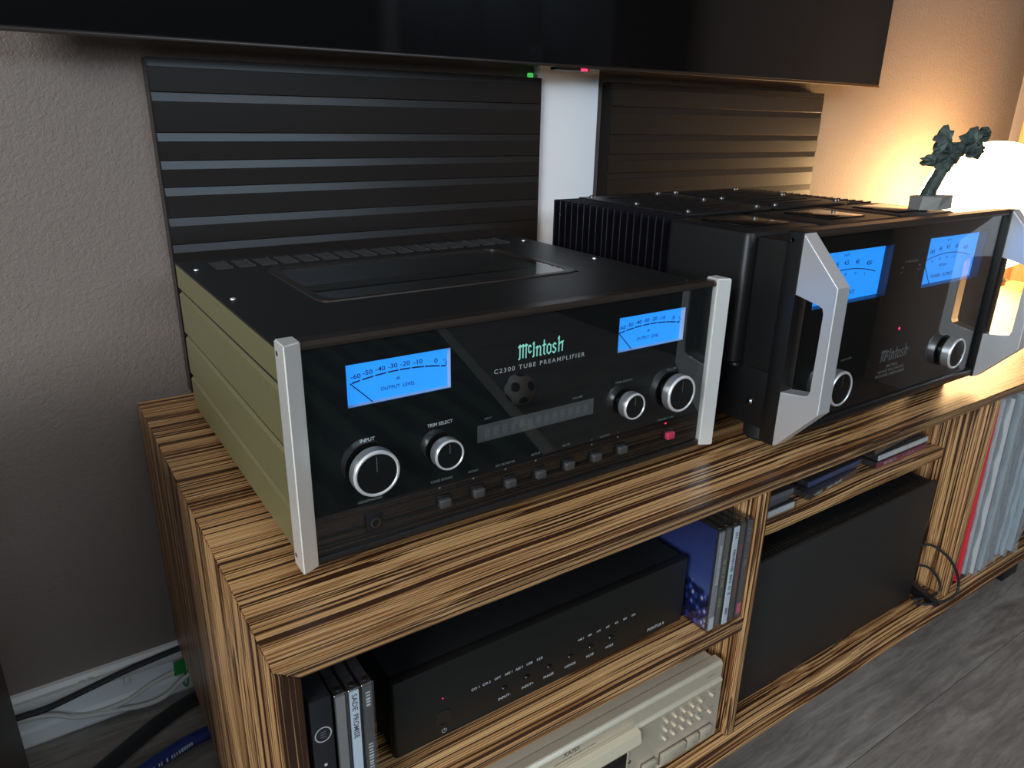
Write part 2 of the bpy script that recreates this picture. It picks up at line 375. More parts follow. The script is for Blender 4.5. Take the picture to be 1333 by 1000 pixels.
# skirting with two cable ducts along the back wall
prof = [(57, -45), (55.9, -45), (55.7, -44.6), (55.7, -42.6), (56.1, -42.2), (56.1, -39.5), (55.8, -39.2), (55.8, -37.4), (56.3, -37.0), (57, -37.0)]
bs = struct('baseboard_back', prism(nb(), prof, 'x', -239, 214.5), 'white_gloss')
b = nb(); box(b, -239, 214.5, 55.0, 55.75, -38.7, -37.5, .15); obj('cable_duct', b, 'white_plastic', bs)
for x in (-12.2, -11.2): b = nb(); box(b, x, x + .7, 54.85, 55.9, -38.85, -37.35, .1); obj('duct_clip', b, 'white_plastic', bs)
b = nb(); box(b, -7.2, -6.5, 54.2, 55.9, -39.4, -38.3, .15); obj('cable_clip', b, 'white_plastic', bs)

# ------------------------------------------------------------------ cabinet (zebra veneer)
T, BV, HC, CW, K = 2.0, .9, 35.9, 182.0, 54.7
cab = thing('media_cabinet', 'long low zebra-striped wood media cabinet with open compartments on black metal legs', 'cabinet', (CW / 2, K / 2, -45))
def cpart(name, poly, axis, a0, a1, m_): return obj(name, prism(nb(), poly, axis, a0, a1), m_, cab, smooth=False)
def mitre(name, pts, m_):                                 # pts: 8 corners
    b = nb(); v = [b.verts.new(p) for p in pts]
    for f in ((0, 1, 2, 3), (4, 5, 6, 7), (0, 1, 5, 4), (1, 2, 6, 5), (2, 3, 7, 6), (3, 0, 4, 7)): b.faces.new([v[i] for i in f])
    bmesh.ops.recalc_face_normals(b, faces=b.faces[:])
    es = [e for e in b.edges]; bmesh.ops.bevel(b, geom=es, offset=.07, segments=2, affect='EDGES')
    return obj(name, b, m_, cab)
mitre('top_board', [(0, 0, 0), (CW, 0, 0), (CW - T, BV, -T), (T, BV, -T), (0, K, 0), (CW, K, 0), (CW - T, K, -T), (T, K, -T)], 'zebra_x')
mitre('bottom_board', [(0, 0, -HC), (CW, 0, -HC), (CW - T, BV, T - HC), (T, BV, T - HC), (0, K, -HC), (CW, K, -HC), (CW - T, K, T - HC), (T, K, T - HC)], 'zebra_x')
mitre('side_panel', [(0, 0, 0), (0, 0, -HC), (T, BV, T - HC), (T, BV, -T), (0, K, 0), (0, K, -HC), (T, K, T - HC), (T, K, -T)], 'zebra_z')
mitre('side_panel', [(CW, 0, 0), (CW, 0, -HC), (CW - T, BV, T - HC), (CW - T, BV, -T), (CW, K, 0), (CW, K, -HC), (CW - T, K, T - HC), (CW - T, K, -T)], 'zebra_z')
D = [(49.75, 51.1), (99.2, 100.6), (140, 141.4)]
for a, c in D: b = nb(); box(b, a, c, BV, K - 1, T - HC, -T, .06); obj('divider', b, 'zebra_z', cab)
b = nb(); box(b, T, 49.75, BV, K - 1, -18.8, -17.2, .06); obj('shelf', b, 'zebra_x', cab)
b = nb(); box(b, 51.1, 99.2, 6.0, K - 1, -12.65, -11.0, .06); obj('shelf', b, 'zebra_x', cab)
b = nb(); box(b, T, CW - T, K - 1, K - .1, T - HC, -T); obj('back_panel', b, 'zebra_z', cab)
for x in (1.2, 130.5, CW - 7):
    b = nb(); w = 5.5
    box(b, x, x + w, 4, 51.2, -37.4, -HC, .1); box(b, x, x + w, 4, 9, -45, -37.4, .1); box(b, x, x + w, 46.6, 51.2, -45, -37.4, .1)
    obj('leg_frame', b, 'black_steel', cab)

# ------------------------------------------------------------------ knobs, meters
def knob(parent, x, z, yf, yb, r):
    """round knob standing out of the glass from yb to its face yf"""
    h = yb - yf
    k = obj('knob', lathe(nb(), (x, yb, z), (0, -1, 0), [(r * .80, .36), (r * .97, .38), (r * .99, .44), (r * .99, h - .22), (r * .985, h - .16), (r * .95, h - .04)], 64, False), 'knurl', parent)
    obj('knob_collar', lathe(nb(), (x, yb, z), (0, -1, 0), [(r * .82, 0), (r * .82, .37)], 40, False), 'black_satin', k)
    obj('knob_rim', lathe(nb(), (x, yb, z), (0, -1, 0), [(r * .985, h - .17), (r * .965, h - .04), (r * .93, h + .02), (r * .87, h + .02), (r * .845, h - .02), (r * .84, h - .1)], 64, False), 'chrome', k)
    obj('knob_cap', lathe(nb(), (x, yb, z), (0, -1, 0), [(r * .845, h - .08), (r * .5, h - .07), (.02, h - .065)], 64, False), 'knob_face', k)
    b = nb(); yy = yf + .05; b.faces.new([b.verts.new(p) for p in ((x - .015, yy, z + r * .1), (x + .015, yy, z + r * .1), (x + .015, yy, z + r * .74), (x - .015, yy, z + r * .74))])
    obj('pointer', b, 'ink_dim', k, smooth=False)
def meter(parent, x0, x1, z0, z1, yg, yf, kind):
    b = nb(); box(b, x0, x1, yf, yf + .1, z0, z1); me = obj('meter', b, 'meter_blue', parent, smooth=False)
    b = nb()
    for q in ((x0 - .2, x0, z0 - .2, z1 + .2), (x1, x1 + .2, z0 - .2, z1 + .2), (x0, x1, z0 - .2, z0), (x0, x1, z1, z1 + .2)): box(b, q[0], q[1], yg, yf + .1, q[2], q[3])
    obj('meter_housing', b, 'meter_wall' if kind == 'pre' else 'meter_edge', me, smooth=False)
    w, h = x1 - x0, z1 - z0; y = yf - .03; put = lambda u, v: (x0 + u * w, y, z0 + v * h)
    arc = lambda u: .62 - .55 * (u - .53) ** 2 if kind == 'pre' else .60 - .75 * (u - .5) ** 2
    b = nb()
    if kind == 'pre':
        for a, c in ((.075, .145), (.17, .27), (.29, .39), (.41, .505), (.525, .62), (.64, .755), (.77, .915), (.935, .975)):
            ribbon(b, [(x0 + u * w, z0 + arc(u) * h) for u in (a, (a + c) / 2, c)], .12, lambda p, q: (p, y, q))
        ribbon(b, [(x0 + .975 * w, z0 + .5 * h), (x0 + .99 * w, z0 + .62 * h)], .07, lambda p, q: (p, y, q))
        obj('scale', b, 'ink_navy', me, smooth=False); b = nb()
        for t_, u in (('-60', .11), ('-50', .22), ('-40', .34), ('-30', .455), ('-20', .575), ('-10', .70), ('0', .88)):
            put_text(b, t_, x0 + u * w, z0 + (arc(u) + .13) * h, .78 if len(t_) > 1 else .32, .38, (0, y, 0))
        put_text(b, 'dB', x0 + .50 * w, z0 + .43 * h, .34, .22, (0, y, 0)); put_text(b, 'OUTPUT  LEVEL', x0 + .5 * w, z0 + .24 * h, 2.9, .30, (0, y, 0))
        put_text(b, '+3', x0 + .965 * w, z0 + .66 * h, .26, .24, (0, y, 0))
        ne = [(.245, .0), (.05, .52)]
    else:
        ribbon(b, [(x0 + u * w, z0 + arc(u) * h) for u in [.06 + .85 * i / 14 for i in range(15)]], .10, lambda p, q: (p, y, q)); obj('scale', b, 'ink_navy', me, smooth=False); b = nb()
        for t_, u in (('.0045', .10), ('.045', .22), ('.45', .35), ('4.5', .48), ('45', .63), ('450', .80)): put_text(b, t_, x0 + u * w, z0 + (arc(u) + .13) * h, None, .52, (0, y, 0))
        for t_, u in (('-50', .13), ('-40', .25), ('-30', .37), ('-20', .49), ('-10', .62), ('0', .76)): put_text(b, t_, x0 + u * w, z0 + (arc(u) - .09) * h, None, .30, (0, y, 0))
        put_text(b, 'WATTS', x0 + .47 * w, z0 + .87 * h, 1.0, .28, (0, y, 0)); put_text(b, 'DECIBELS', x0 + .45 * w, z0 + .36 * h, 1.8, .28, (0, y, 0)); put_text(b, 'POWER  OUTPUT', x0 + .47 * w, z0 + .14 * h, 5.2, .46, (0, y, 0))
        ne = [(.26, 0), (.09, .52)]
    obj('lettering', b, 'ink_navy', me, smooth=False)
    b = nb(); tube(b, [(x0 + u * w, y - .12, z0 + v * h) for u, v in ne], .045, 6, sm=False); obj('needle', b, 'black_satin', me)

# ------------------------------------------------------------------ preamplifier
PX, PW = 4.76, 44.45; px1 = PX + PW; pc = PX + PW / 2
pre = thing('preamplifier', 'black glass-front tube preamplifier with two blue output-level meters and gold ribbed side', 'preamplifier', (pc, 27, 0))
z0, z1 = 1.05, 19.0
for s in (0, 1):
    xo, xi = (PX, PX + 1.38) if s == 0 else (px1, px1 - 1.38)
    b = nb(); prism(b, [(xo, 7.6), (xi, 8.22), (xi, 9.7), (xo, 9.7)], 'z', z0, z1)
    bmesh.ops.bevel(b, geom=b.edges[:], offset=.1, segments=2, affect='EDGES'); e = obj('end_bar', b, 'aluminium', pre)
    if s == 0:
        for zz in (z1 - .9, z0 + 1.0): obj('bolt', lathe(nb(), (xo, 9.15, zz), (-1, 0, 0), [(.2, -.1), (.2, .03), (.1, .05)], 16), 'steel_dark', e)
xa, xb = PX + 1.38, px1 - 1.38; yg = 8.45
mt = [(pc - 17.55, pc - 8.85, 13.15, 16.5), (pc + 8.75, pc + 17.4, 13.15, 16.5)]
obj('front_glass', box(nb(), xa, xb, yg, yg + .3, 1.7, 18.25, .04, 1), 'front_glass', pre)
obj('front_panel', holes(nb(), xa, xb, 1.4, 18.25, mt, yg + .33, yg + .45), 'black_mask', pre, smooth=False)
for q in mt: meter(pre, *q, yg + .45, yg + .95, 'pre')
b = nb(); prism(b, [(8.36, 18.25), (8.3, 18.5), (8.55, 18.8), (9.8, 18.8), (9.8, 18.25)], 'x', xa, xb); bmesh.ops.bevel(b, geom=b.edges[:], offset=.05, segments=2, affect='EDGES'); obj('top_trim', b, 'trim_brown', pre)
b = nb(); box(b, xa, xb, 8.3, 9.6, 1.05, 1.7, .15); obj('bottom_trim', b, 'black_satin', pre)
yk = 7.1
for x in (pc - 16.2, pc + 16.2): knob(pre, x, 8.15, yk, yg, 1.92)
for x in (pc - 9.95, pc + 9.95): knob(pre, x, 8.12, yk, yg, 1.33)
yp = yg + .30
bxs = [pc - 9.9 + 3.27 * i for i in range(7)] + [pc + 16.2]
for i, x in enumerate(bxs):
    b = nb(); box(b, x - .72, x + .72, yg - .08, yg + .05, 2.82, 3.95, .12); hb = obj('button_bezel', b, 'black_satin', pre)
    b = nb(); box(b, x - .55, x + .52, yg - .55, yg, 2.95, 3.72, .16, 3); obj('push_button', b, 'button_red' if i == 7 else 'button_grey', hb)
    if i not in (4,): obj('indicator', lathe(nb(), (x - .2, yp, 4.5), (0, -1, 0), [(.09, 0), (.09, .02)], 12), 'led_red' if i == 7 else 'ink_dim', pre)
b = nb(); box(b, 10.15, 11.6, yg - .08, yg + .02, 2.62, 4.1, .08); j = obj('headphone_jack', b, 'black_satin', pre)
obj('jack_ring', lathe(nb(), (10.95, yg - .06, 3.3), (0, -1, 0), [(.42, 0), (.42, .1), (.32, .12), (.30, 0)], 24, False), 'steel_dark', j)
obj('jack_hole', lathe(nb(), (10.95, yg - .08, 3.3), (0, -1, 0), [(.3, 0), (.01, .005)], 24, False), 'ink_black', j)
b = nb(); logo(b, 24.55, 29.3, 14.42, 15.85, yp); tag(obj('logo', b, 'ink_mint', pre, smooth=False), 'mint green lit blackletter maker name')
lettering(pre, yp, [('C2300 TUBE PREAMPLIFIER', 26.95, 13.75, 9.6, .40)], 'ink_white')
lettering(pre, yp, [('INPUT', pc - 16.2, 10.35, 1.2, .30), ('TRIM SELECT', pc - 9.95, 10.3, 2.3, .30)], 'ink_white')
lettering(pre, yp, [('TRIM ADJUST', pc + 9.8, 10.2, 2.2, .26), ('VOLUME', pc + 16.1, 10.35, 1.4, .24), ('HEADPHONES', 10.75, 5.2, 2.0, .22), ('TONE BYPASS', bxs[0], 5.2, 2.1, .24), ('MONO', bxs[1] - .2, 5.2, .95, .22), ('REC MONITOR', bxs[2] - .2, 5.05, 2.0, .22), ('SETUP', bxs[3] - .2, 5.15, 1.0, .22), ('MUTE', bxs[4], 5.2, .85, .22), ('1', bxs[5] - .2, 5.0, .08, .2), ('OUTPUT', (bxs[5] + bxs[6]) / 2 - .2, 5.0, 1.3, .22), ('2', bxs[6] - .2, 5.0, .12, .2), ('STANDBY / ON', bxs[7] - .3, 5.05, 2.2, .2), ('INPUT', 21.6, 9.75, .7, .18), ('VOLUME', 31.2, 9.7, 1.2, .2)], 'ink_dim')
dp = obj('display_window', box(nb(), 20.55, 33.15, yp - .02, yp + .03, 7.7, 9.25), 'vfd_grey', pre, smooth=False)
b = nb()
for i in range(13): put_text(b, '8', 21.5 + i * .89, 8.5, .52, .78, (0, yp - .04, 0)); ribbon(b, [(21.2 + i * .89, 7.98), (21.78 + i * .89, 7.98)], .05, lambda p, q: (p, yp - .04, q))
obj('display_segments', b, 'vfd_seg', dp, smooth=False)
# chassis
cx0, cx1, cy0, cy1 = 5.15, 48.75, 9.7, 46.3
obj('chassis', box(nb(), cx0 + .25, cx1 - .1, cy0, cy1, 1.5, 17.9, .08), 'black_paint', pre)
for xo, sg in ((cx0, 1), (cx1, -1)):
    pr = [(xo + .9 * sg, 1.4), (xo, 1.5)]
    for g in (5.3, 10.05, 15.1): pr += [(xo, g - .5), (xo + .5 * sg, g + .02), (xo + .5 * sg, g + .16), (xo, g + .3)]
    pr += [(xo, 17.95), (xo + .9 * sg, 17.95)]
    obj('side_panel', prism(nb(), pr, 'y', cy0, cy1), 'gold_side' if sg == 1 else 'black_paint', pre, smooth=False)
fx0, fx1, fy0, fy1 = 12.3, 40.9, 21.2, 38.0
b = nb()
for q in ((cx0, fx0, cy0, cy1), (fx1, cx1, cy0, cy1), (fx0, fx1, cy0, fy0), (fx0, fx1, fy1, cy1)): box(b, q[0], q[1], q[2], q[3], 17.9, 18.1)
bmesh.ops.remove_doubles(b, verts=b.verts[:], dist=1e-4); obj('top_plate', b, 'black_paint', pre, smooth=False)
def rrect(x0, x1, y0, y1, r, n=5):
    o = []
    for cx, cy, a0 in ((x1 - r, y1 - r, 0), (x0 + r, y1 - r, 90), (x0 + r, y0 + r, 180), (x1 - r, y0 + r, 270)):
        for i in range(n + 1): a = R(a0 + 90 * i / n); o.append((cx + r * math.cos(a), cy + r * math.sin(a)))
    return o
b = nb(); rings = [[b.verts.new((x, y, z)) for x, y in rrect(fx0 - d, fx1 + d, fy0 - d, fy1 + d, 1.4)] for d, z in ((.12, 18.05), (.05, 18.22), (-.45, 18.25), (-.75, 18.2), (-.8, 17.6))]
k = len(rings[0])
for r0, r1 in zip(rings, rings[1:]):
    for i in range(k): b.faces.new((r0[i], r0[(i + 1) % k], r1[(i + 1) % k], r1[i]))
bmesh.ops.recalc_face_normals(b, faces=b.faces[:]); wf = obj('tube_window_frame', b, 'trim_brown', pre)
obj('tube_window_glass', box(nb(), fx0 + .6, fx1 - .6, fy0 + .6, fy1 - .6, 18.02, 18.17), 'front_glass', wf, smooth=False)
b = nb(); box(b, fx0 + .6, fx1 - .6, fy0 + .6, fy1 - .6, 15.9, 16.0); obj('circuit_board', b, 'black_mask', pre, smooth=False)
b = nb()
for i in range(9): box(b, 14 + i * 2.9, 14.08 + i * 2.9, 22.5, 36.5, 16.0, 16.4)
for i in range(5): box(b, 13.5, 39.5, 23.5 + i * 2.8, 23.58 + i * 2.8, 16.0, 16.4)
obj('grid_bars', b, 'button_grey', pre, smooth=False)
for i in range(6): obj('vacuum_tube', lathe(nb(), (15.5 + i * 4.4, 31, 16), (0, 0, 1), [(1.0, 0), (1.0, .9), (.6, 1.35), (.05, 1.5)], 18), 'steel_dark', pre)
lv = None
for i in range(16):
    if lv is None:
        b = nb(); v = [b.verts.new(p) for p in ((8.1, 40.3, 18.13), (9.75, 40.3, 18.13), (9.75, 44.3, 18.13), (8.1, 44.3, 18.13))]
        box(b, 8.1, 9.75, 40.3, 44.3, 18.09, 18.16, .02, 1); bmesh.ops.delete(b, geom=v, context='VERTS'); box(b, 9.62, 9.75, 40.3, 44.3, 18.16, 18.26)
        lv = obj('vent_louvre', b, 'button_grey', pre, smooth=False)
    else: copy_to(lv, pre, (2.33 * i, 0, 0))
sw = None
for x in (6.2, 47.3):
    for y in (11.6, 26.4, 41.0):
        if sw is None: sw = obj('screw', lathe(nb(), (x, y, 18.1), (0, 0, 1), [(.26, 0), (.24, .08), (.1, .13)], 14), 'chrome', pre); sx, sy = x, y
        else: copy_to(sw, pre, (x - sx, y - sy, 0))
for x in (9, 45):
    for y in (13, 42): obj('foot', lathe(nb(), (x, y, 0), (0, 0, 1), [(1.6, 0), (1.8, .3), (1.8, 1.5)], 20), 'black_rubber', pre)

# ------------------------------------------------------------------ power amplifier
AX, AW = 53.56, 44.45; ax1 = AX + AW; ac = AX + AW / 2
amp = thing('power_amplifier', 'large black glass-front power amplifier with brushed angular handles and two blue watt meters', 'amplifier', (ac, 24, 0))
h0, h1 = 1.6, 23.7
for xl in (AX, ax1 - 1.94):
    pts = [(3.4, h1 - .05), (-.98, 19.15), (-1.15, 6.55), (3.15, h0), (3.4, h0), (3.4, 7.55), (.9, 7.95), (.35, 8.1), (.13, 8.6), (.13, 16.5), (.3, 17.0), (.75, 17.2), (3.4, 17.75)]
    b = nb(); prism(b, pts, 'x', xl, xl + 1.94); bmesh.ops.bevel(b, geom=[e for e in b.edges if abs(e.verts[0].co.x - e.verts[1].co.x) < 1e-5], offset=.08, segments=2, affect='EDGES')
    obj('handle', b, 'handle_aluminium', amp)
for xl in (AX, ax1 - 2.0):
    b = nb(); box(b, xl, xl + 2.0, 3.4, 5.15, h0 - .1, h1, .06); ec = obj('end_cap', b, 'black_satin', amp)
    if xl == AX:
        obj('bolt_hole', lathe(nb(), (xl + .0, 4.55, 22.9), (-1, 0, 0), [(.28, 0), (.2, .02), (.01, -.1)], 16), 'ink_black', ec)
ya = 3.95; xa, xb = AX + 2.0, ax1 - 2.0
am = [(57.95, 71.6, 15.4, 21.15), (79.0, 92.8, 15.4, 21.25)]
obj('front_glass', box(nb(), xa, xb, ya, ya + .25, 2.6, 23.1, .04, 1), 'front_glass', amp)
obj('front_panel', holes(nb(), xa, xb, 2.3, 23.1, am, ya + .28, ya + .4), 'black_mask', amp, smooth=False)
for q in am: meter(amp, *q, ya + .4, ya + 1.35, 'amp')
b = nb(); prism(b, [(3.6, 23.1), (3.55, 23.35), (3.8, 23.75), (5.3, 23.75), (5.3, 23.1)], 'x', xa, xb); obj('top_trim', b, 'trim_brown', amp)
b = nb(); box(b, xa, xb, 3.5, 5.1, 1.6, 2.6, .25); obj('bottom_trim', b, 'black_satin', amp)
knob(amp, ac - 12.6, 6.3, 2.45, ya, 2.05); knob(amp, ac + 12.3, 6.3, 2.45, ya, 2.05)
yq = ya + .25
b = nb(); logo(b, 73.2, 79.0, 7.15, 8.75, yq); obj('logo', b, 'ink_dim', amp, smooth=False)
lettering(amp, yq, [('MC452', 76.0, 6.45, 2.4, .36), ('QUAD BALANCED', 76.05, 5.85, 5.6, .34), ('POWER AMPLIFIER', 76.05, 5.3, 6.3, .34), ('POWER GUARD', 75.7, 18.95, 2.8, .24), ('LEFT', 74.0, 17.8, .7, .18), ('RIGHT', 77.6, 17.85, .8, .18), ('WATTS', ac - 13.2, 9.5, 1.3, .24), ('HOLD', ac - 14.5, 8.9, 1.1, .24), ('LIGHTS OFF', ac - 9.8, 8.8, 2.0, .24)], 'ink_dim')
for x in (74.0, 77.6): obj('indicator', lathe(nb(), (x, yq, 18.35), (0, -1, 0), [(.12, 0), (.12, .02)], 12), 'ink_dim', amp)
obj('indicator', lathe(nb(), (76.0, yq, 10.95), (0, -1, 0), [(.16, 0), (.16, .03)], 14), 'led_red', amp)
obj('chassis', box(nb(), 55.4, 96.2, 5.1, 45.5, 1.9, 8.4, .1), 'black_satin', amp)
obj('chassis_core', box(nb(), 59.5, 92.0, 9.9, 45.0, 8.4, 22.2, .2), 'black_satin', amp)
obj('front_box', vbox(nb(), 55.6, 96.0, 5.85, 10.2, 8.4, 22.35, .25, .2), 'black_paint', amp)
for i, (x0, x1) in enumerate(((54.5, 67.3), (68.0, 83.6), (84.3, 97.0))):
    tc = obj('transformer_cover', vbox(nb(), x0, x1, 10.3, 22.3, 8.6, 22.75, 1.0, .5), 'black_paint', amp)
    obj('flange', vbox(nb(), x0 - .3, x1 + .3, 9.7, 22.4, 8.3, 8.62, .9, .05), 'black_satin', tc)
    xm = (x0 + x1) / 2; pl_ = box(nb(), xm - 3.6, xm + 3.6, 13.0, 19.6, 22.72, 22.92, .06); obj('name_plate', pl_, 'black_gloss', tc)
fins = []
for side in (0, 1):
    xo, xi = (54.5, 60.3) if side == 0 else (97.0, 91.2)
    for ya0, yb0 in ((22.7, 33.0), (33.5, 44.2)):
        obj('heat_sink_base', box(nb(), min(xi, xi + (1 - 2 * side) * .8), max(xi, xi + (1 - 2 * side) * .8), ya0, yb0, 2.2, 22.6), 'fin_black', amp, smooth=False)
        for j in range(9):
            y = ya0 + .1 + j * (yb0 - ya0 - .4) / 8
            if side == 0 and not fins: fins.append(obj('fin', box(nb(), xo, xi, y, y + .22, 2.2, 22.85, .04, 1), 'fin_black', amp, smooth=False)); fy = y
            else: copy_to(fins[0], amp, ((0 if side == 0 else 91.2 - 54.5), y - fy, 0))
for i, (x0, x1, y0, y1) in enumerate(((59.3, 74.6, 23.2, 44.6), (76.0, 92.2, 23.2, 44.6))):
    gp = obj('grille_plate', box(nb(), x0, x1, y0, y1, 22.55, 22.95, .08), 'black_paint', amp)
    bo = None
    for x in (x0 + 1.2, x1 - 1.2):
        for y in (y0 + 1.5, (y0 + y1) / 2, y1 - 1.5):
            if bo is None: bo = obj('bolt', lathe(nb(), (x, y, 22.95), (0, 0, 1), [(.38, 0), (.36, .25), (.2, .34)], 14), 'steel_dark', gp); bo0 = (x, y)
            else: copy_to(bo, gp, (x - bo0[0], y - bo0[1], 0))
    b = nb()
    for j in range(7): box(b, x0 + 2.5, x1 - 2.5, y0 + 3 + j * 2.4, y0 + 3.5 + j * 2.4, 22.95, 23.05)
    obj('grille_rib', b, 'black_satin', gp, smooth=False)
obj('bolt', lathe(nb(), (53.56 + 1.9, 8.2, 4.6), (-1, 0, 0), [(.42, 0), (.40, .25), (.2, .38)], 18), 'steel_dark', amp)
for x in (58, 94):
    for y in (8, 42): obj('foot', lathe(nb(), (x, y, 0), (0, 0, 1), [(1.9, 0), (2.1, .3), (2.1, 1.95)], 20), 'black_rubber', amp)

# ------------------------------------------------------------------ converter on the middle shelf
dac = thing('audio_converter', 'slim black brushed digital converter with white button captions on the middle shelf', 'converter', (26.6, 20, -17.2))
dx0, dx1, dyf, dz0, dz1 = 9.75, 43.4, 4.0, -16.6, -8.95
obj('case', box(nb(), dx0 + .25, dx1 - .25, 4.9, 36, dz0 + .1, dz1 - .06, .1), 'black_matte', dac)
b = nb(); vbox(b, dx0, dx1, dyf, 5.0, dz0, dz1, .42, .05, 4); obj('front_plate', b, 'dac_black', dac)
yd = dyf - .015
pb = obj('power_button', lathe(nb(), (14.35, dyf, -14.55), (0, -1, 0), [(.82, 0), (.8, .06), (.72, .07), (.7, .02), (.02, .0)], 32, False), 'black_satin', dac)
obj('power_led', lathe(nb(), (14.3, dyf, -12.5), (0, -1, 0), [(.05, 0), (.04, .03)], 10), 'led_red', dac)
sb = None
for x in (20.5, 23.0, 25.5, 28.0, 30.5, 33.05):
    if sb is None: sb = obj('small_button', lathe(nb(), (x, dyf, -14.55), (0, -1, 0), [(.34, 0), (.33, .05), (.26, .16), (.02, .18)], 20), 'black_gloss', dac)
    else: copy_to(sb, dac, (x - 20.5, 0, 0))
it = [(t_, 17.5 + 1.15 * i, -13.05, .82 if len(t_) > 3 else .66, .26) for i, t_ in enumerate(('CO 1', 'CO 2', 'OPT', 'AES 1', 'AES 2', 'USB', 'I2S'))]
lettering(dac, yd, it, 'ink_white'); it = [(t_, x, -15.5, w, .28) for t_, x, w in (('INPUT-', 20.55, 1.3), ('INPUT+', 23.1, 1.3), ('PHASE', 25.5, 1.15), ('OS/NOS', 28.05, 1.35), ('MUTE', 30.5, .95), ('MODE', 33.0, .98))]
lettering(dac, yd, it, 'ink_white'); it = [(t_, 29.2 + 1.13 * i, -13.02, .72 if len(t_) > 3 else .5, .24) for i, t_ in enumerate(('44K1', '48K', '1X', '2X', '4X', '8X', 'DSD'))]
lettering(dac, yd, it, 'ink_white'); it = [('PONTUS II', 39.35, -15.88, 2.3, .36)]
lettering(dac, yd, it, 'ink_white')
b = nb(); ang = [i * 36 for i in range(1, 10)]
ribbon(b, [(14.38 + .22 * math.sin(R(a)), -16.0 + .22 * math.cos(R(a))) for a in ang], .05, lambda p, q: (p, yd, q)); ribbon(b, [(14.38, -16.0), (14.38, -15.76)], .05, lambda p, q: (p, yd, q))
obj('power_symbol', b, 'ink_white', dac, smooth=False)
lettering(dac, yd, [('DENAFRIPS', 26.8, -10.4, 6.0, .66)], 'ink_black', 'embossed_name')
for x in (12, 41):
    for y in (7, 33): obj('foot', lathe(nb(), (x, y, -17.2), (0, 0, 1), [(1.2, 0), (1.2, .65)], 18), 'black_rubber', dac)

# ------------------------------------------------------------------ disc player on the cabinet floor
cdp = thing('disc_player', 'champagne metal compact disc player with tray and small round buttons', 'disc player', (26.8, 20, -33.9))
cx0, cx1, yf = 5.2, 48.4, 1.6
obj('case', box(nb(), cx0 + .4, cx1 - .4, 2.6, 38, -33.1, -22.95, .15), 'champagne', cdp)
b = nb(); prism(b, [(1.75, -33.4), (1.5, -33.1), (1.5, -25.55), (1.42, -25.3), (1.7, -25.0), (1.7, -23.2), (2.0, -22.85), (3.0, -22.85), (3.0, -33.4)], 'x', cx0, cx1)
bmesh.ops.bevel(b, geom=[e for e in b.edges], offset=.06, segments=2, affect='EDGES'); obj('front_plate', b, 'champagne', cdp)
b = nb(); prism(b, [(1.6, -26.75), (.75, -26.75), (.6, -26.4), (.85, -25.15), (1.6, -24.9)], 'x', 17.8, 35.4); bmesh.ops.bevel(b, geom=b.edges[:], offset=.08, segments=2, affect='EDGES'); obj('disc_tray', b, 'champagne_light', cdp)
b = nb(); box(b, 19.5, 34.1, 1.25, 1.55, -31.9, -26.75, .1); dw = obj('display_window', b, 'black_gloss', cdp)
b = nb(); box(b, 19.2, 34.4, 1.3, 1.52, -32.2, -26.6, .1); obj('display_frame', b, 'champagne_light', dw)
bt = None; pos = [(39.75 + 1.32 * i, -26.6 - 1.22 * j) for j in range(3) for i in range(5)] + [(46.75, -26.6), (46.8, -29.05)]
for x, z in pos:
    if bt is None: bt = obj('round_button', lathe(nb(), (x, 1.52, z), (0, -1, 0), [(.24, 0), (.24, .25), (.18, .33), (.02, .36)], 16), 'champagne', cdp); b0 = (x, z)
    else: copy_to(bt, cdp, (x - b0[0], 0, z - b0[1]))
for x0, x1 in ((36.6, 38.4), (39.3, 42.95), (43.25, 45.05), (45.35, 47.1)):
    b = nb(); box(b, x0 - .14, x1 + .14, 1.43, 1.6, -32.45, -30.75, .05); kb = obj('key_well', b, 'ink_dark', cdp)
    b = nb(); box(b, x0, x1, 1.0, 1.5, -32.3, -30.9, .1); obj('key', b, 'champagne', kb)
b = nb(); box(b, 36.3, 47.4, 1.3, 1.6, -32.75, -32.5, .08); obj('key_ledge', b, 'champagne_light', cdp)
b = nb()
for i, (x, z) in enumerate(pos[:15]): put_text(b, str(i + 1) if i < 10 else ('11', '12', '13', '>10', 'CLEAR')[i - 10], x + .05, z + .55, .18 if i < 10 else .36, .16, (0, 1.48, 0))
put_text(b, '~q', 46.7, -26.05, 1.5, .16, (0, 1.48, 0)); put_text(b, '~r', 46.7, -28.5, 1.4, .16, (0, 1.48, 0)); put_text(b, '~s', 46.6, -24.1, 1.4, .16, (0, 1.68, 0))
put_text(b, 'XA7ES', 26.9, -23.6, 2.0, .55, (0, 1.68, 0)); put_text(b, '~t', 27.4, -24.25, 5.2, .14, (0, 1.68, 0)); put_text(b, '~u', 44, -33.05, 4.2, .14, (0, 1.48, 0))
for t_, x in (('<<  >>', 37.5), ('>', 41.2), ('II', 44.2), ('o', 46.2)): put_text(b, t_, x, -31.6, None, .22, (0, .97, 0))
obj('lettering', b, 'ink_dark', cdp, smooth=False)
obj('remote_sensor', lathe(nb(), (34.75, 1.5, -29.4), (0, -1, 0), [(.22, 0), (.18, .06)], 12), 'steel_dark', cdp)
for x in (9, 45):
    for y in (6, 33): obj('foot', lathe(nb(), (x, y, -33.9), (0, 0, 1), [(1.5, 0), (1.5, .8)], 18), 'black_rubber', cdp)

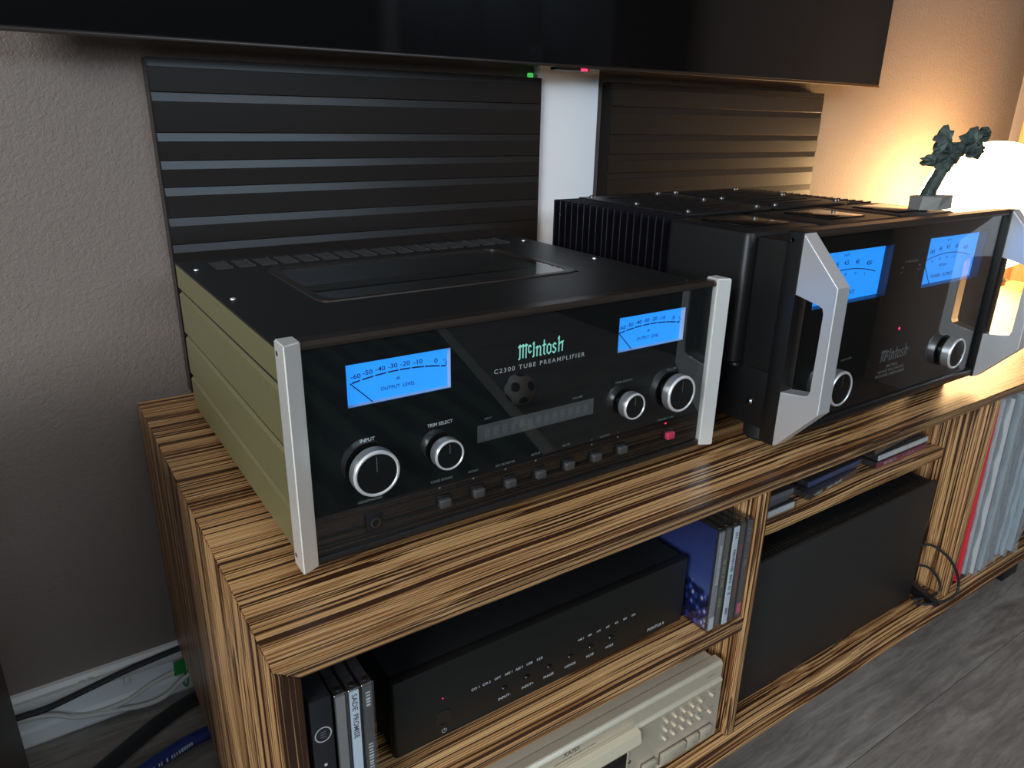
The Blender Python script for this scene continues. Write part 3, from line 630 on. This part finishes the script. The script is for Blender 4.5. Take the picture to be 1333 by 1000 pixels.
# ------------------------------------------------------------------ compact disc cases
def cd_up(x, y, z, label, spine, words, ink='ink_white', th=1.0, group=None, cover=None, marks=(), hgt=12.4):
    """jewel case standing on edge, spine towards the room"""
    t = thing('disc_case', label, 'disc case', (x + th / 2, y + 7, z), group)
    obj('tray', box(nb(), x + .12, x + th - .12, y + .25, y + 13.8, z + .15, z + hgt - .2), paint((.03, .03, .032)), t, smooth=False)
    sp_ = obj('spine_card', box(nb(), x + .16, x + th - .16, y + .12, y + .26, z + .2, z + hgt - .35), spine if isinstance(spine, str) else paint(spine), t, smooth=False)
    if cover: obj('cover_sheet', box(nb(), x + .06, x + .12, y + .5, y + 13.6, z + .2, z + hgt - .2), cover, t, smooth=False)
    obj('lid', box(nb(), x + .01, x + th - .01, y, y + 14.2, z, z + hgt, .06, 1), 'clear_plastic', t)
    for yy in (y + .6, y + 13.2): obj('hinge', lathe(nb(), (x + th / 2, yy, z + hgt - .1), (0, 0, 1), [(.22, 0), (.22, .12), (.12, .14)], 12), 'steel_dark', t)
    if words:
        b = nb()
        for w_, zc, L in words: put_text(b, w_, -(z + zc), 0, L, .42, (x + th / 2, y + .1, 0), (0, 0, -1), (1, 0, 0))
        tag(obj('lettering', b, ink if isinstance(ink, str) else paint(ink), sp_, smooth=False), kind='stuff')
    for zc, hh, c in marks: obj('spine_mark', box(nb(), x + .2, x + th - .2, y + .06, y + .11, z + zc, z + zc + hh), paint(c), sp_, smooth=False)
    return t
# box set at the left
t = thing('disc_box', 'black card disc box with white ring emblems beside the cabinet side', 'disc case', (3.2, 8, -17.2))
obj('card_box', box(nb(), 2.35, 3.95, 1.0, 14.8, -17.2, -4.5, .12), paint((.012, .012, .014), .35), t)
b = nb()
for zc in (-7.6, -13.2):
    ribbon(b, [(3.15 + .58 * math.sin(R(a)), zc + .62 * math.cos(R(a))) for a in range(0, 361, 15)], .09, lambda p, q: (p, .98, q))
obj('ring_emblem', b, 'ink_white', t, smooth=False)
b = nb()
for zc in (-7.6, -13.2):
    for d in (-.2, 0, .2): ribbon(b, [(2.95, zc + d), (3.35, zc + d * 1.2)], .05, lambda p, q: (p, .98, q))
obj('emblem_detail', b, 'ink_dim', t, smooth=False)
obj('spine_dot', lathe(nb(), (3.15, 1.0, -10.4), (0, -1, 0), [(.12, 0), (.12, .02)], 12), 'ink_white', t)
cd_up(4.12, 1.05, -17.2, 'clear disc case with plain grey spine next to the black disc box', (.20, .185, .18), [])
cd_up(5.14, 1.0, -17.2, 'disc case with white spine reading SADE PROMISE', (.62, .70, .76), [('SADE', 11.1, 1.5), ('PROMISE', 8.9, 2.2)], (.03, .035, .05))
cd_up(6.16, 1.0, -17.2, 'disc case with black spine and white dotted edge standing by the black converter', (.06, .058, .056), [('~a', 10.9, 1.3), ('~b', 4.2, 5.6)], 'ink_white')
# row at the right
xs = 44.35
cd_up(xs, 1.3, -17.2, 'disc case showing a navy town-at-night cover beside the converter', (.24, .24, .245), [('~c', 9.2, 2.6), ('~d', 6.8, 2.4)], 'ink_white', 1.05, cover='cover_print', marks=[(.3, 1.5, (.6, .6, .6))])
cd_up(xs + 1.07, 1.4, -17.2, 'disc case with dark olive spine and yellowish lettering', (.10, .10, .085), [('~e', 6.6, 3.6), ('~f', 3.0, 1.4)], (.30, .30, .10), 1.03)
cd_up(xs + 2.12, 1.2, -17.2, 'disc case with pale white spine in the row of dark spines', (.60, .66, .70), [('~g', 11.0, .9), ('~h', 6.6, 5.6), ('~i', 1.8, .8)], (.05, .06, .08), 1.03)
cd_up(xs + 3.17, 1.3, -17.2, 'disc case with black spine and red lettering in the right row', (.07, .062, .06), [('~j', 6.4, 6.6)], (.30, .06, .05), 1.03)
cd_up(xs + 4.22, 1.25, -17.2, 'disc case with black spine and pink mark against the divider', (.075, .072, .075), [('~k', 10.6, 1.9), ('~l', 7.6, 1.9)], 'ink_dim', 1.03, marks=[(.7, 1.3, (.62, .10, .16))])
def cd_flat(x, y, z, rot, label, spine, words=None, ink='ink_white', th=1.0, lx=12.4, group=None):
    """jewel case lying down, spine towards the room; built at the origin then turned"""
    t = thing('disc_case', label, 'disc case', (x + lx / 2, y + 7, z), group)
    obj('tray', box(nb(), x + .15, x + lx - .2, y + .25, y + 13.8, z + .1, z + th - .12), paint((.03, .03, .032)), t, smooth=False)
    s_ = obj('spine_card', box(nb(), x + .25, x + lx - .35, y + .1, y + .26, z + .14, z + th - .14), spine if isinstance(spine, str) else paint(spine), t, smooth=False)
    obj('lid', box(nb(), x, x + lx, y, y + 14.2, z, z + th, .06, 1), 'clear_plastic', t)
    for xx in (x + .25, x + lx - .25): obj('hinge', lathe(nb(), (xx, y + .5, z + th / 2), (1 if xx > x + 2 else -1, 0, 0), [(.3, 0), (.28, .2)], 12), 'clear_plastic', t)
    if words:
        b = nb()
        for w_, xc, L in words: put_text(b, w_, x + xc, z + th / 2, L, .42, (0, y + .08, 0))
        tag(obj('lettering', b, ink if isinstance(ink, str) else paint(ink), s_, smooth=False), kind='stuff')
    t.rotation_euler.z = R(rot); return t
SZ = -11.0
cd_flat(52.6, 6.6, SZ, 0, 'disc case with white spine lying at the bottom of a stack', (.70, .69, .66), None, lx=12.6, th=1.05)
cd_flat(52.2, 7.0, SZ + 1.05, 1.5, 'dark clear disc case lying on the white-spined one', (.06, .06, .065))
cd_flat(52.4, 6.8, SZ + 2.05, -1, 'topmost grey disc case of the stack beside the divider', (.12, .12, .125))
cd_flat(67.2, 7.2, SZ, 5, 'black-spined disc case with white lettering lying on the upper shelf', (.02, .02, .022), [('~m', 2.2, 1.8), ('~n', 6.4, 4.2)])
cd_flat(68.6, 7.9, SZ + 1.0, 2, 'blue-spined disc case lying on the black lettered one', (.03, .07, .18), None)
cd_flat(83.6, 7.2, SZ, 0, 'disc case with magenta spine under two white-spined ones', (.25, .03, .08), [('~o', 3.6, 3.6), ('~p', 8.2, 2.8)], (.6, .5, .52), lx=13.2)
cd_flat(83.9, 7.3, SZ + 1.0, 0, 'disc case with clean white spine directly on the magenta one', (.66, .68, .68), None, lx=13.2)
cd_flat(82.8, 8.0, SZ + 2.0, 3, 'disc case with black spine between two white spines', (.02, .02, .022), None, lx=13.4)
cd_flat(83.2, 8.1, SZ + 3.0, 1, 'uppermost white-spined disc case of the stack under the cabinet top', (.66, .70, .71), None, lx=13.2, th=.9)

# ------------------------------------------------------------------ slim black unit, its foot and leads
su = thing('slim_subwoofer', 'large flat matte black slim unit with vented top standing under the upper shelf', 'speaker', (73, 8, -33.9))
obj('body', box(nb(), 53.0, 93.6, 4.1, 10.6, -33.5, -13.95, .12), 'black_matte', su)
b = nb(); box(b, 52.8, 93.8, 3.45, 4.0, -33.7, -13.7, .15); obj('front_panel', b, mat('front_matte', (.022, .0195, .018), .5, spec=.3), su)
b = nb(); box(b, 52.8, 93.8, 10.0, 10.6, -33.7, -13.75, .1); obj('rear_panel', b, 'black_satin', su)
rb = None
for i in range(64):
    if rb is None: rb = obj('vent_rib', box(nb(), 53.8, 54.1, 4.6, 9.6, -13.96, -13.78), 'black_satin', su, smooth=False)
    else: copy_to(rb, su, (i * .61, 0, 0))
b = nb(); prism(b, [(12, -33.9), (.2, -33.9), (.1, -33.7), (.5, -33.3), (4.5, -32.2), (12, -31.6)], 'x', 95.2, 96.5); bmesh.ops.bevel(b, geom=b.edges[:], offset=.1, segments=2, affect='EDGES'); f_ = obj('stand_foot', b, 'black_satin', su)
obj('foot_arm', box(nb(), 92, 96, 7, 9.5, -33.5, -32.0, .1), 'black_satin', f_)
obj('panel_screw', lathe(nb(), (93.75, 7, -24), (1, 0, 0), [(.3, 0), (.25, .15), (.02, .2)], 12), 'steel_dark', su)
b = nb(); tube(b, [(94.6, 4.2, -25.2), (96.6, 3.3, -25.3), (98.4, 1.5, -27.0), (99.6, .3, -29.4), (100.0, -.25, -31.6), (99.1, -.4, -32.9), (97.1, .1, -33.45), (94.7, 1.1, -33.65), (93.2, 2.4, -33.65)], .2); tag(obj('power_lead', b, 'black_rubber'), 'outer thin black lead curling from the slim black unit', 'cable')
b = nb(); tube(b, [(94.6, 3.9, -28.3), (96.2, 3.0, -28.8), (97.4, 2.0, -30.2), (97.8, 1.3, -31.8), (97.2, 1.3, -33.0), (95.6, 2.0, -33.5), (93.8, 3.05, -33.65)], .19); tag(obj('signal_lead', b, 'black_rubber'), 'inner thin black lead looping beside the slim black unit', 'cable')

# ------------------------------------------------------------------ vinyl records
cols = [('red', (.85, .04, .06)), ('pale grey', (.50, .48, .47)), ('dark slate', (.09, .10, .13)), ('silver', (.58, .57, .56)), ('grey blue', (.22, .25, .30)), ('white', (.74, .73, .71)), ('charcoal', (.035, .035, .04)), ('mid grey', (.30, .29, .29)), ('pale blue', (.42, .50, .54)), ('dark navy', (.03, .04, .08)), ('cream', (.60, .56, .42)), ('steel grey', (.24, .25, .26))]
x = 104.3
rng = random.Random(3)
seq = list(cols) + [cols[1 + (i * 5 + i // 3) % 11] for i in range(12, 30)]
for i in range(28):
    nm, c = seq[i]
    th = .55 if i else 1.7; yy = 1.5 + (rng.random() - .5) * 2.0 + (0 if i else .2); lean = R(-4.2 + .10 * i)
    lab = 'bright red record sleeve at the divider end of the record row' if i == 0 else '%s record jacket between a %s and a %s one' % (nm, seq[i - 1][0], seq[i + 1][0])
    t = thing('vinyl_record', lab, 'record', (x + th / 2, yy + 15, -33.9), 'records standing in clear sleeves')
    jk = obj('jacket', box(nb(), x, x + th * .62, yy + .55, yy + 31.8, -33.7, -2.9 - .5 * rng.random(), .04, 1), paint(c, .45), t)
    b = nb(); za, zb = -33.85, -2.25; q = []
    n_ = 14
    for s in (-1, 1):
        row = []
        for k_ in range(n_ + 1):
            z = za + (zb - za) * k_ / n_; wob = .16 * math.sin(k_ * 1.9 + i) + .12 * rng.random()
            row.append([b.verts.new((x + th * .31 + s * (th * .40) * (.35 if yv == 0 else 1), yy + yv + (wob if yv == 0 else 0), z)) for yv in (0, .5, 31.9)])
        q.append(row)
    for s in (0, 1):
        for k_ in range(n_):
            for e in (0, 1): b.faces.new((q[s][k_][e], q[s][k_][e + 1], q[s][k_ + 1][e + 1], q[s][k_ + 1][e]))
    for k_ in range(n_): b.faces.new((q[0][k_][0], q[1][k_][0], q[1][k_ + 1][0], q[0][k_ + 1][0]))
    if i: obj('outer_sleeve', b, 'sleeve_plastic', t)
    else: b.free()
    t.rotation_euler.y = lean
    x += th + .06 + .08 * rng.random()

# ------------------------------------------------------------------ wall things
def slat_panel(x0, x1, label):
    t = thing('slatted_panel', label, 'wall panel', ((x0 + x1) / 2, 56, .0), 'black slatted panels under the television')
    obj('backing_board', box(nb(), x0, x1, 55.6, 56.9, .1, 38.6), 'black_matte', t)
    zt = 39.0; hs = [3.55, 4.25, 3.05, 2.95, 3.45, 3.1, 3.4, 3.3, 3.3, 3.3, 2.8]
    for h in hs:
        z0 = max(zt - h, .1)
        if zt - z0 < .6: break
        b = nb(); prism(b, [(55.6, z0), (54.55, z0), (54.5, z0 + .06), (54.5, zt - 1.0), (54.56, zt - .96), (54.74, zt - .02), (55.6, zt)], 'x', x0, x1)
        obj('slat', b, 'slat_black', t, smooth=False); zt = z0
    for xe in (x0, x1): b = nb(); box(b, xe - .18 if xe == x0 else xe, xe if xe == x0 else xe + .18, 54.7, 56.9, .1, 38.95); obj('edge_strip', b, 'slat_black', t, smooth=False)
    return t
slat_panel(6.5, 59.3, 'black horizontally slatted panel standing behind the preamplifier')
slat_panel(73.2, 128.0, 'black horizontally slatted panel standing behind the power amplifier')
b = nb(); prism(b, [(59.6, 56.95), (59.6, 56.0), (59.9, 55.7), (71.2, 55.7), (71.5, 56.0), (71.5, 56.95)], 'z', 0, 41); cb = obj('cable_cover', b, 'white_board')
tag(cb, 'tall white board covering cables between the two black slatted panels', 'cable cover')
# television
tv = thing('television', 'wall-mounted black glossy flat television above the slatted panels', 'television', (65, 51, 40.3))
obj('frame', box(nb(), -8.5, 138.0, 49.6, 51.8, 40.35, 123, .15), 'black_satin', tv)
obj('screen', box(nb(), -8.2, 137.7, 49.5, 49.62, 40.75, 122.7), 'black_gloss', tv, smooth=False)
b = nb(); box(b, -8.5, 138.0, 49.45, 50.2, 40.25, 40.6, .06); obj('bottom_bezel', b, 'trim_brown', tv)
obj('rear_housing', box(nb(), 15, 122, 51.8, 55.2, 44, 105, .5), 'black_matte', tv)
b = nb(); box(b, 58.5, 64.5, 49.9, 51.4, 39.9, 40.35, .08); ir = obj('sensor_bar', b, 'black_satin', tv)
obj('standby_light', box(nb(), 62.9, 64.1, 49.86, 49.95, 39.92, 40.22), 'led_red', ir)
b = nb(); box(b, 57.2, 58.0, 54.7, 55.3, 38.98, 39.6, .15); tag(obj('green_indicator', b, 'led_green'), 'tiny green light resting on the left slatted panel top', 'indicator')

# ------------------------------------------------------------------ lamp, figurine, curtain
lamp = thing('globe_lamp', 'round glowing white globe lamp standing behind the power amplifier', 'lamp', (173, 40, 0))
obj('base', lathe(nb(), (173, 40, 0), (0, 0, 1), [(7, 0), (7, .8), (6.5, 1.3), (4, 1.6), (4, 3.2)], 32), 'black_satin', lamp)
obj('globe', lathe(nb(), (173, 40, 16.4), (0, 0, 1), [(14.2 * math.sin(math.pi * i / 24), -14.2 * math.cos(math.pi * i / 24)) for i in range(25)], 40, False), 'lamp_globe', lamp)
fg = thing('tree_figurine', 'small weathered green tree-shaped figurine on a stone base', 'figurine', (94.5, 13.5, 22.92))
b = nb(); rr = random.Random(5)
prism(b, [(91.3, 12.6), (93.2, 11.2), (97.4, 11.4), (98.2, 13.2), (96.8, 15.4), (92.6, 15.2)], 'z', 22.92, 24.6)
for v in b.verts: v.co += Vector((rr.uniform(-.25, .25), rr.uniform(-.25, .25), rr.uniform(-.1, .25) if v.co.z > 24 else 0))
obj('base', b, 'stone', fg, smooth=False)
b = nb(); tube(b, [(94.0, 13.4, 24.2), (94.7, 13.4, 25.6), (96.0, 13.4, 27.3), (97.0, 13.4, 28.8), (97.6, 13.4, 29.8)], [.95, .85, .8, 1.0, 1.3], 10); obj('trunk', b, 'verdigris', fg)
def leaf(cx, cz, r, sq, sd, tilt):
    b = nb(); q = random.Random(sd); nr, na = 6, 26; grid = []
    ph = q.random() * 6
    for s in (1, -1):
        g = []
        for i in range(nr + 1):
            rr_ = r * i / nr; row = []
            for k_ in range(na):
                a = 2 * math.pi * k_ / na
                rad = rr_ * (1 + .14 * math.sin(5 * a + ph) + .08 * math.sin(11 * a + 2 * ph))
                x_, z_ = rad * math.cos(a), rad * math.sin(a) * sq
                dy = s * (.75 * (1 - (i / nr) ** 2)) + .35 * math.sin(7 * a + ph) * i / nr
                row.append(b.verts.new((cx + x_ * math.cos(tilt) - z_ * math.sin(tilt), 13.4 + dy, cz + x_ * math.sin(tilt) + z_ * math.cos(tilt))))
            g.append(row)
        for i in range(nr):
            for k_ in range(na): b.faces.new((g[i][k_], g[i][(k_ + 1) % na], g[i + 1][(k_ + 1) % na], g[i + 1][k_]))
        grid.append(g)
    bmesh.ops.remove_doubles(b, verts=b.verts[:], dist=.02); bmesh.ops.recalc_face_normals(b, faces=b.faces[:])
    return obj('leaf_cluster', b, 'verdigris', fg)
leaf(95.2, 31.7, 2.1, .85, 1, .2); leaf(96.6, 29.9, 2.9, .68, 2, .1); leaf(92.7, 29.2, 1.8, .42, 3, .05); leaf(99.2, 30.2, 2.2, .6, 5, .2); leaf(102.6, 31.5, 2.8, .66, 4, .1); leaf(104.6, 30.3, 2.2, .5, 7, .1); leaf(105.9, 32.4, 1.1, .9, 6, -.3)
b = nb(); n_ = 24; f = []; bk = []
for j, z in enumerate([-42, -10, 20, 45, 70, 110, 160, 205]):
    f.append([b.verts.new((203 + 2.6 * math.sin(i * .72 + .1 * j) + 1.0 * math.sin(i * 1.9 + j), 50 - i * 1.6 + .8 * math.sin(j * 1.3), z)) for i in range(n_)])
    bk.append([b.verts.new((v.co.x + .25, v.co.y, z)) for v in f[-1]])
for j in range(7):
    for i in range(n_ - 1):
        b.faces.new((f[j][i], f[j][i + 1], f[j + 1][i + 1], f[j + 1][i])); b.faces.new((bk[j][i], bk[j + 1][i], bk[j + 1][i + 1], bk[j][i + 1]))
    b.faces.new((f[j][0], f[j + 1][0], bk[j + 1][0], bk[j][0])); b.faces.new((f[j][-1], bk[j][-1], bk[j + 1][-1], f[j + 1][-1]))
cu = thing('curtain', 'orange-brown cloth curtain hanging in the corner beside the globe lamp', 'curtain', (203, 10, -42))
obj('cloth', b, 'curtain_cloth', cu)
b = nb(); tube(b, [(206.5, 52, 206), (206.5, 5, 206)], 1.2, 12, sm=False); obj('rail', b, 'steel_dark', cu)

# ------------------------------------------------------------------ floor at the left: cables, loudspeaker
b = nb(); tube(b, [(-40, 54.0, -38.4), (-26, 54.2, -38.6), (-19.3, 54.5, -38.7), (-16.1, 54.6, -38.9), (-10.7, 54.6, -38.0), (-6.0, 54.8, -37.4), (1, 55.2, -37.1), (9, 55.3, -37.1)], .42); tag(obj('black_cable', b, 'black_rubber'), 'round black cable clipped along the white skirting', 'cable')
b = nb(); tube(b, [(-40, 54.2, -38.9), (-19.4, 54.6, -39.2), (-13.1, 54.7, -42.0), (-8.8, 54.7, -43.2), (-5.0, 54.6, -44.0), (-2.4, 54.6, -43.6), (.6, 54.6, -41.6), (5, 54.8, -40.8)], .32); tag(obj('white_cable', b, 'cable_white'), 'white cable sagging below the black one on the skirting', 'cable')
b = nb(); tube(b, [(-40, 54.9, -39.6), (-19.4, 55.1, -39.9), (-12.5, 55.2, -42.4), (-8, 55.2, -42.8), (-3, 55.3, -41.2), (4, 55.4, -40.2)], .28); tag(obj('white_cable', b, 'cable_white'), 'thinner white cable running straight behind the sagging one', 'cable')
b = nb(); tube(b, [(-15.2, 14, -44.68), (-15.0, 32, -44.68), (-14.0, 43.5, -44.68), (-10.6, 47.2, -44.68), (-1.5, 52.3, -44.68), (6, 53.7, -44.68), (14, 53.7, -44.68)], 1.4, 12, .22); tag(obj('flat_cable', b, 'black_rubber'), 'wide flat black cable lying on the floor beside the cabinet leg', 'cable')
b = nb(); tube(b, [(-11.5, 14, -44.1), (-11.0, 32, -44.1), (-9.6, 41, -44.1), (-6.2, 43.5, -44.1), (-.4, 45.0, -44.1), (8, 45.4, -44.1)], .95, 12, .9); bc = obj('blue_cable', b, 'cable_blue'); tag(bc, 'thick dark blue cable with white print on the floor', 'cable')
b = nb(); Ud = Vector((6.6, 2.1, 0)).normalized(); put_text(b, '~v', 0, 0, 8.5, .5, (-5.4, 43.05, -43.75), Ud, Vector((.12, -.40, .42)).normalized().cross(Ud).cross(Ud) * 0 + Vector((0, .5, .86)))
for v in b.verts: v.co += Vector((.12, -.42, .0))
obj('lettering', b, 'ink_white', bc, smooth=False)
b = nb(); prism(b, [(-1.1, -41.3), (.4, -41.3), (.6, -39.1), (-.95, -39.2)], 'y', 54.9, 55.15); gt = obj('cable_tag', b, 'green_tag'); tag(gt, 'small bright green tag tied to the white cable', 'tag')
b = nb(); tube(b, [(.2, 54.6, -41.2), (.5, 54.5, -42.2), (.2, 54.5, -43.3), (-.2, 54.6, -42.6), (.2, 54.7, -41.4)], .1, 6); obj('tie', b, 'green_tag', gt)
sp = thing('loudspeaker', 'dark brown loudspeaker cabinet at the edge of the floor by the skirting', 'loudspeaker', (-34, 27, -45))
obj('enclosure', box(nb(), -50, -17.6, 13, 40, -43.8, 12, 1.2, 4), 'speaker_brown', sp)
obj('plinth', box(nb(), -48, -19.6, 15, 38, -45, -43.8, .2), 'black_satin', sp)
obj('baffle', box(nb(), -49, -18.6, 12.4, 13.1, -42.8, 11, .3), 'black_matte', sp)
for z, r_ in ((-15, 5), (-31, 9)):
    dr = obj('driver', lathe(nb(), (-33.8, 12.4, z), (0, -1, 0), [(r_, 0), (r_, .3), (r_ * .88, .4), (r_ * .8, .1), (r_ * .3, -1.2), (.1, -.9)], 32, False), 'black_rubber', sp)

# ------------------------------------------------------------------ across the room (seen in the glass)
E1, E2 = Vector((131.5, -213.0, 0)), Vector((86, -46, 0))
d = (E2 - E1).normalized(); n_ = Vector((d.y, -d.x, 0))
if n_.x > 0: n_ = -n_
def quadbox(b, p, z0, z1):
    prism(b, [(q.x, q.y) for q in p], 'z', z0, z1); return b
rg = thing('rug', 'dark green patterned rug with a pale border on the grey floor', 'rug', (40, -150, -45))
obj('pile', quadbox(nb(), [E1 + n_ * 4, E2 + n_ * 4, E2 + n_ * 140, E1 + n_ * 140], -44.95, -44.3), 'rug_green', rg, smooth=False)
obj('border', quadbox(nb(), [E1, E2, E2 + n_ * 4, E1 + n_ * 4], -44.95, -44.28), 'rug_border', rg, smooth=False)
bl = thing('football', 'small black and white football lying on the floor', 'ball', (104.5, -106, -45))
me = nb(); bmesh.ops.create_icosphere(me, subdivisions=4, radius=4.6)
ico = nb(); bmesh.ops.create_icosphere(ico, subdivisions=1, radius=1); cen = [v.co.normalized() for v in ico.verts]; ico.free()
pt = nb(); bmesh.ops.create_icosphere(pt, subdivisions=5, radius=4.63)
bmesh.ops.delete(pt, geom=[f for f in pt.faces if max(f.calc_center_median().normalized().dot(c) for c in cen) < .952], context='FACES')
for q in (me, pt):
    for v in q.verts: v.co = Vector((104.5, -106, -40.4)) + v.co
obj('shell', me, 'ball_white', bl); obj('pentagon_patches', pt, 'ball_black', bl)
wd = thing('added_wardrobe', 'added tall dark brown cupboard that darkens the amplifier glass reflection', 'added_wardrobe', (194, -180, -45))  # unseen piece added to darken the amplifier glass reflection and the room
mat('added_wardrobe_brown', (.022, .015, .012), .5)
obj('carcass', box(nb(), 178, 214.5, -248, -75, -45, 170, .3), 'added_wardrobe_brown', wd)
for k_ in range(4):
    dr = obj('door', box(nb(), 176.2, 178, -247.5 + 43.2 * k_, -205 + 43.2 * k_, -40, 169, .3), 'added_wardrobe_brown', wd)
    obj('handle', box(nb(), 174.8, 176.2, (-208 if k_ % 2 == 0 else -246.5) + 43.2 * k_, (-207 if k_ % 2 == 0 else -245.5) + 43.2 * k_, 40, 60, .2), 'steel_dark', dr)
so = thing('sofa', 'low navy blue sofa against the far wall', 'sofa', (125, -300, -45))
obj('seat', box(nb(), 78, 166, -320, -255, -38, 0, 4, 4), 'sofa_navy', so); obj('backrest', box(nb(), 78, 166, -342, -318, -38, 34, 5, 4), 'sofa_navy', so)
for x in (66, 165): obj('armrest', box(nb(), x, x + 13, -340, -255, -38, 16, 4, 4), 'sofa_navy', so)
for x in (71, 173):
    for y in (-335, -262): obj('leg', box(nb(), x - 2, x + 2, y - 2, y + 2, -45, -37), 'black_satin', so)
for o in bpy.data.objects:
    if '_o' in o: del o['_o']
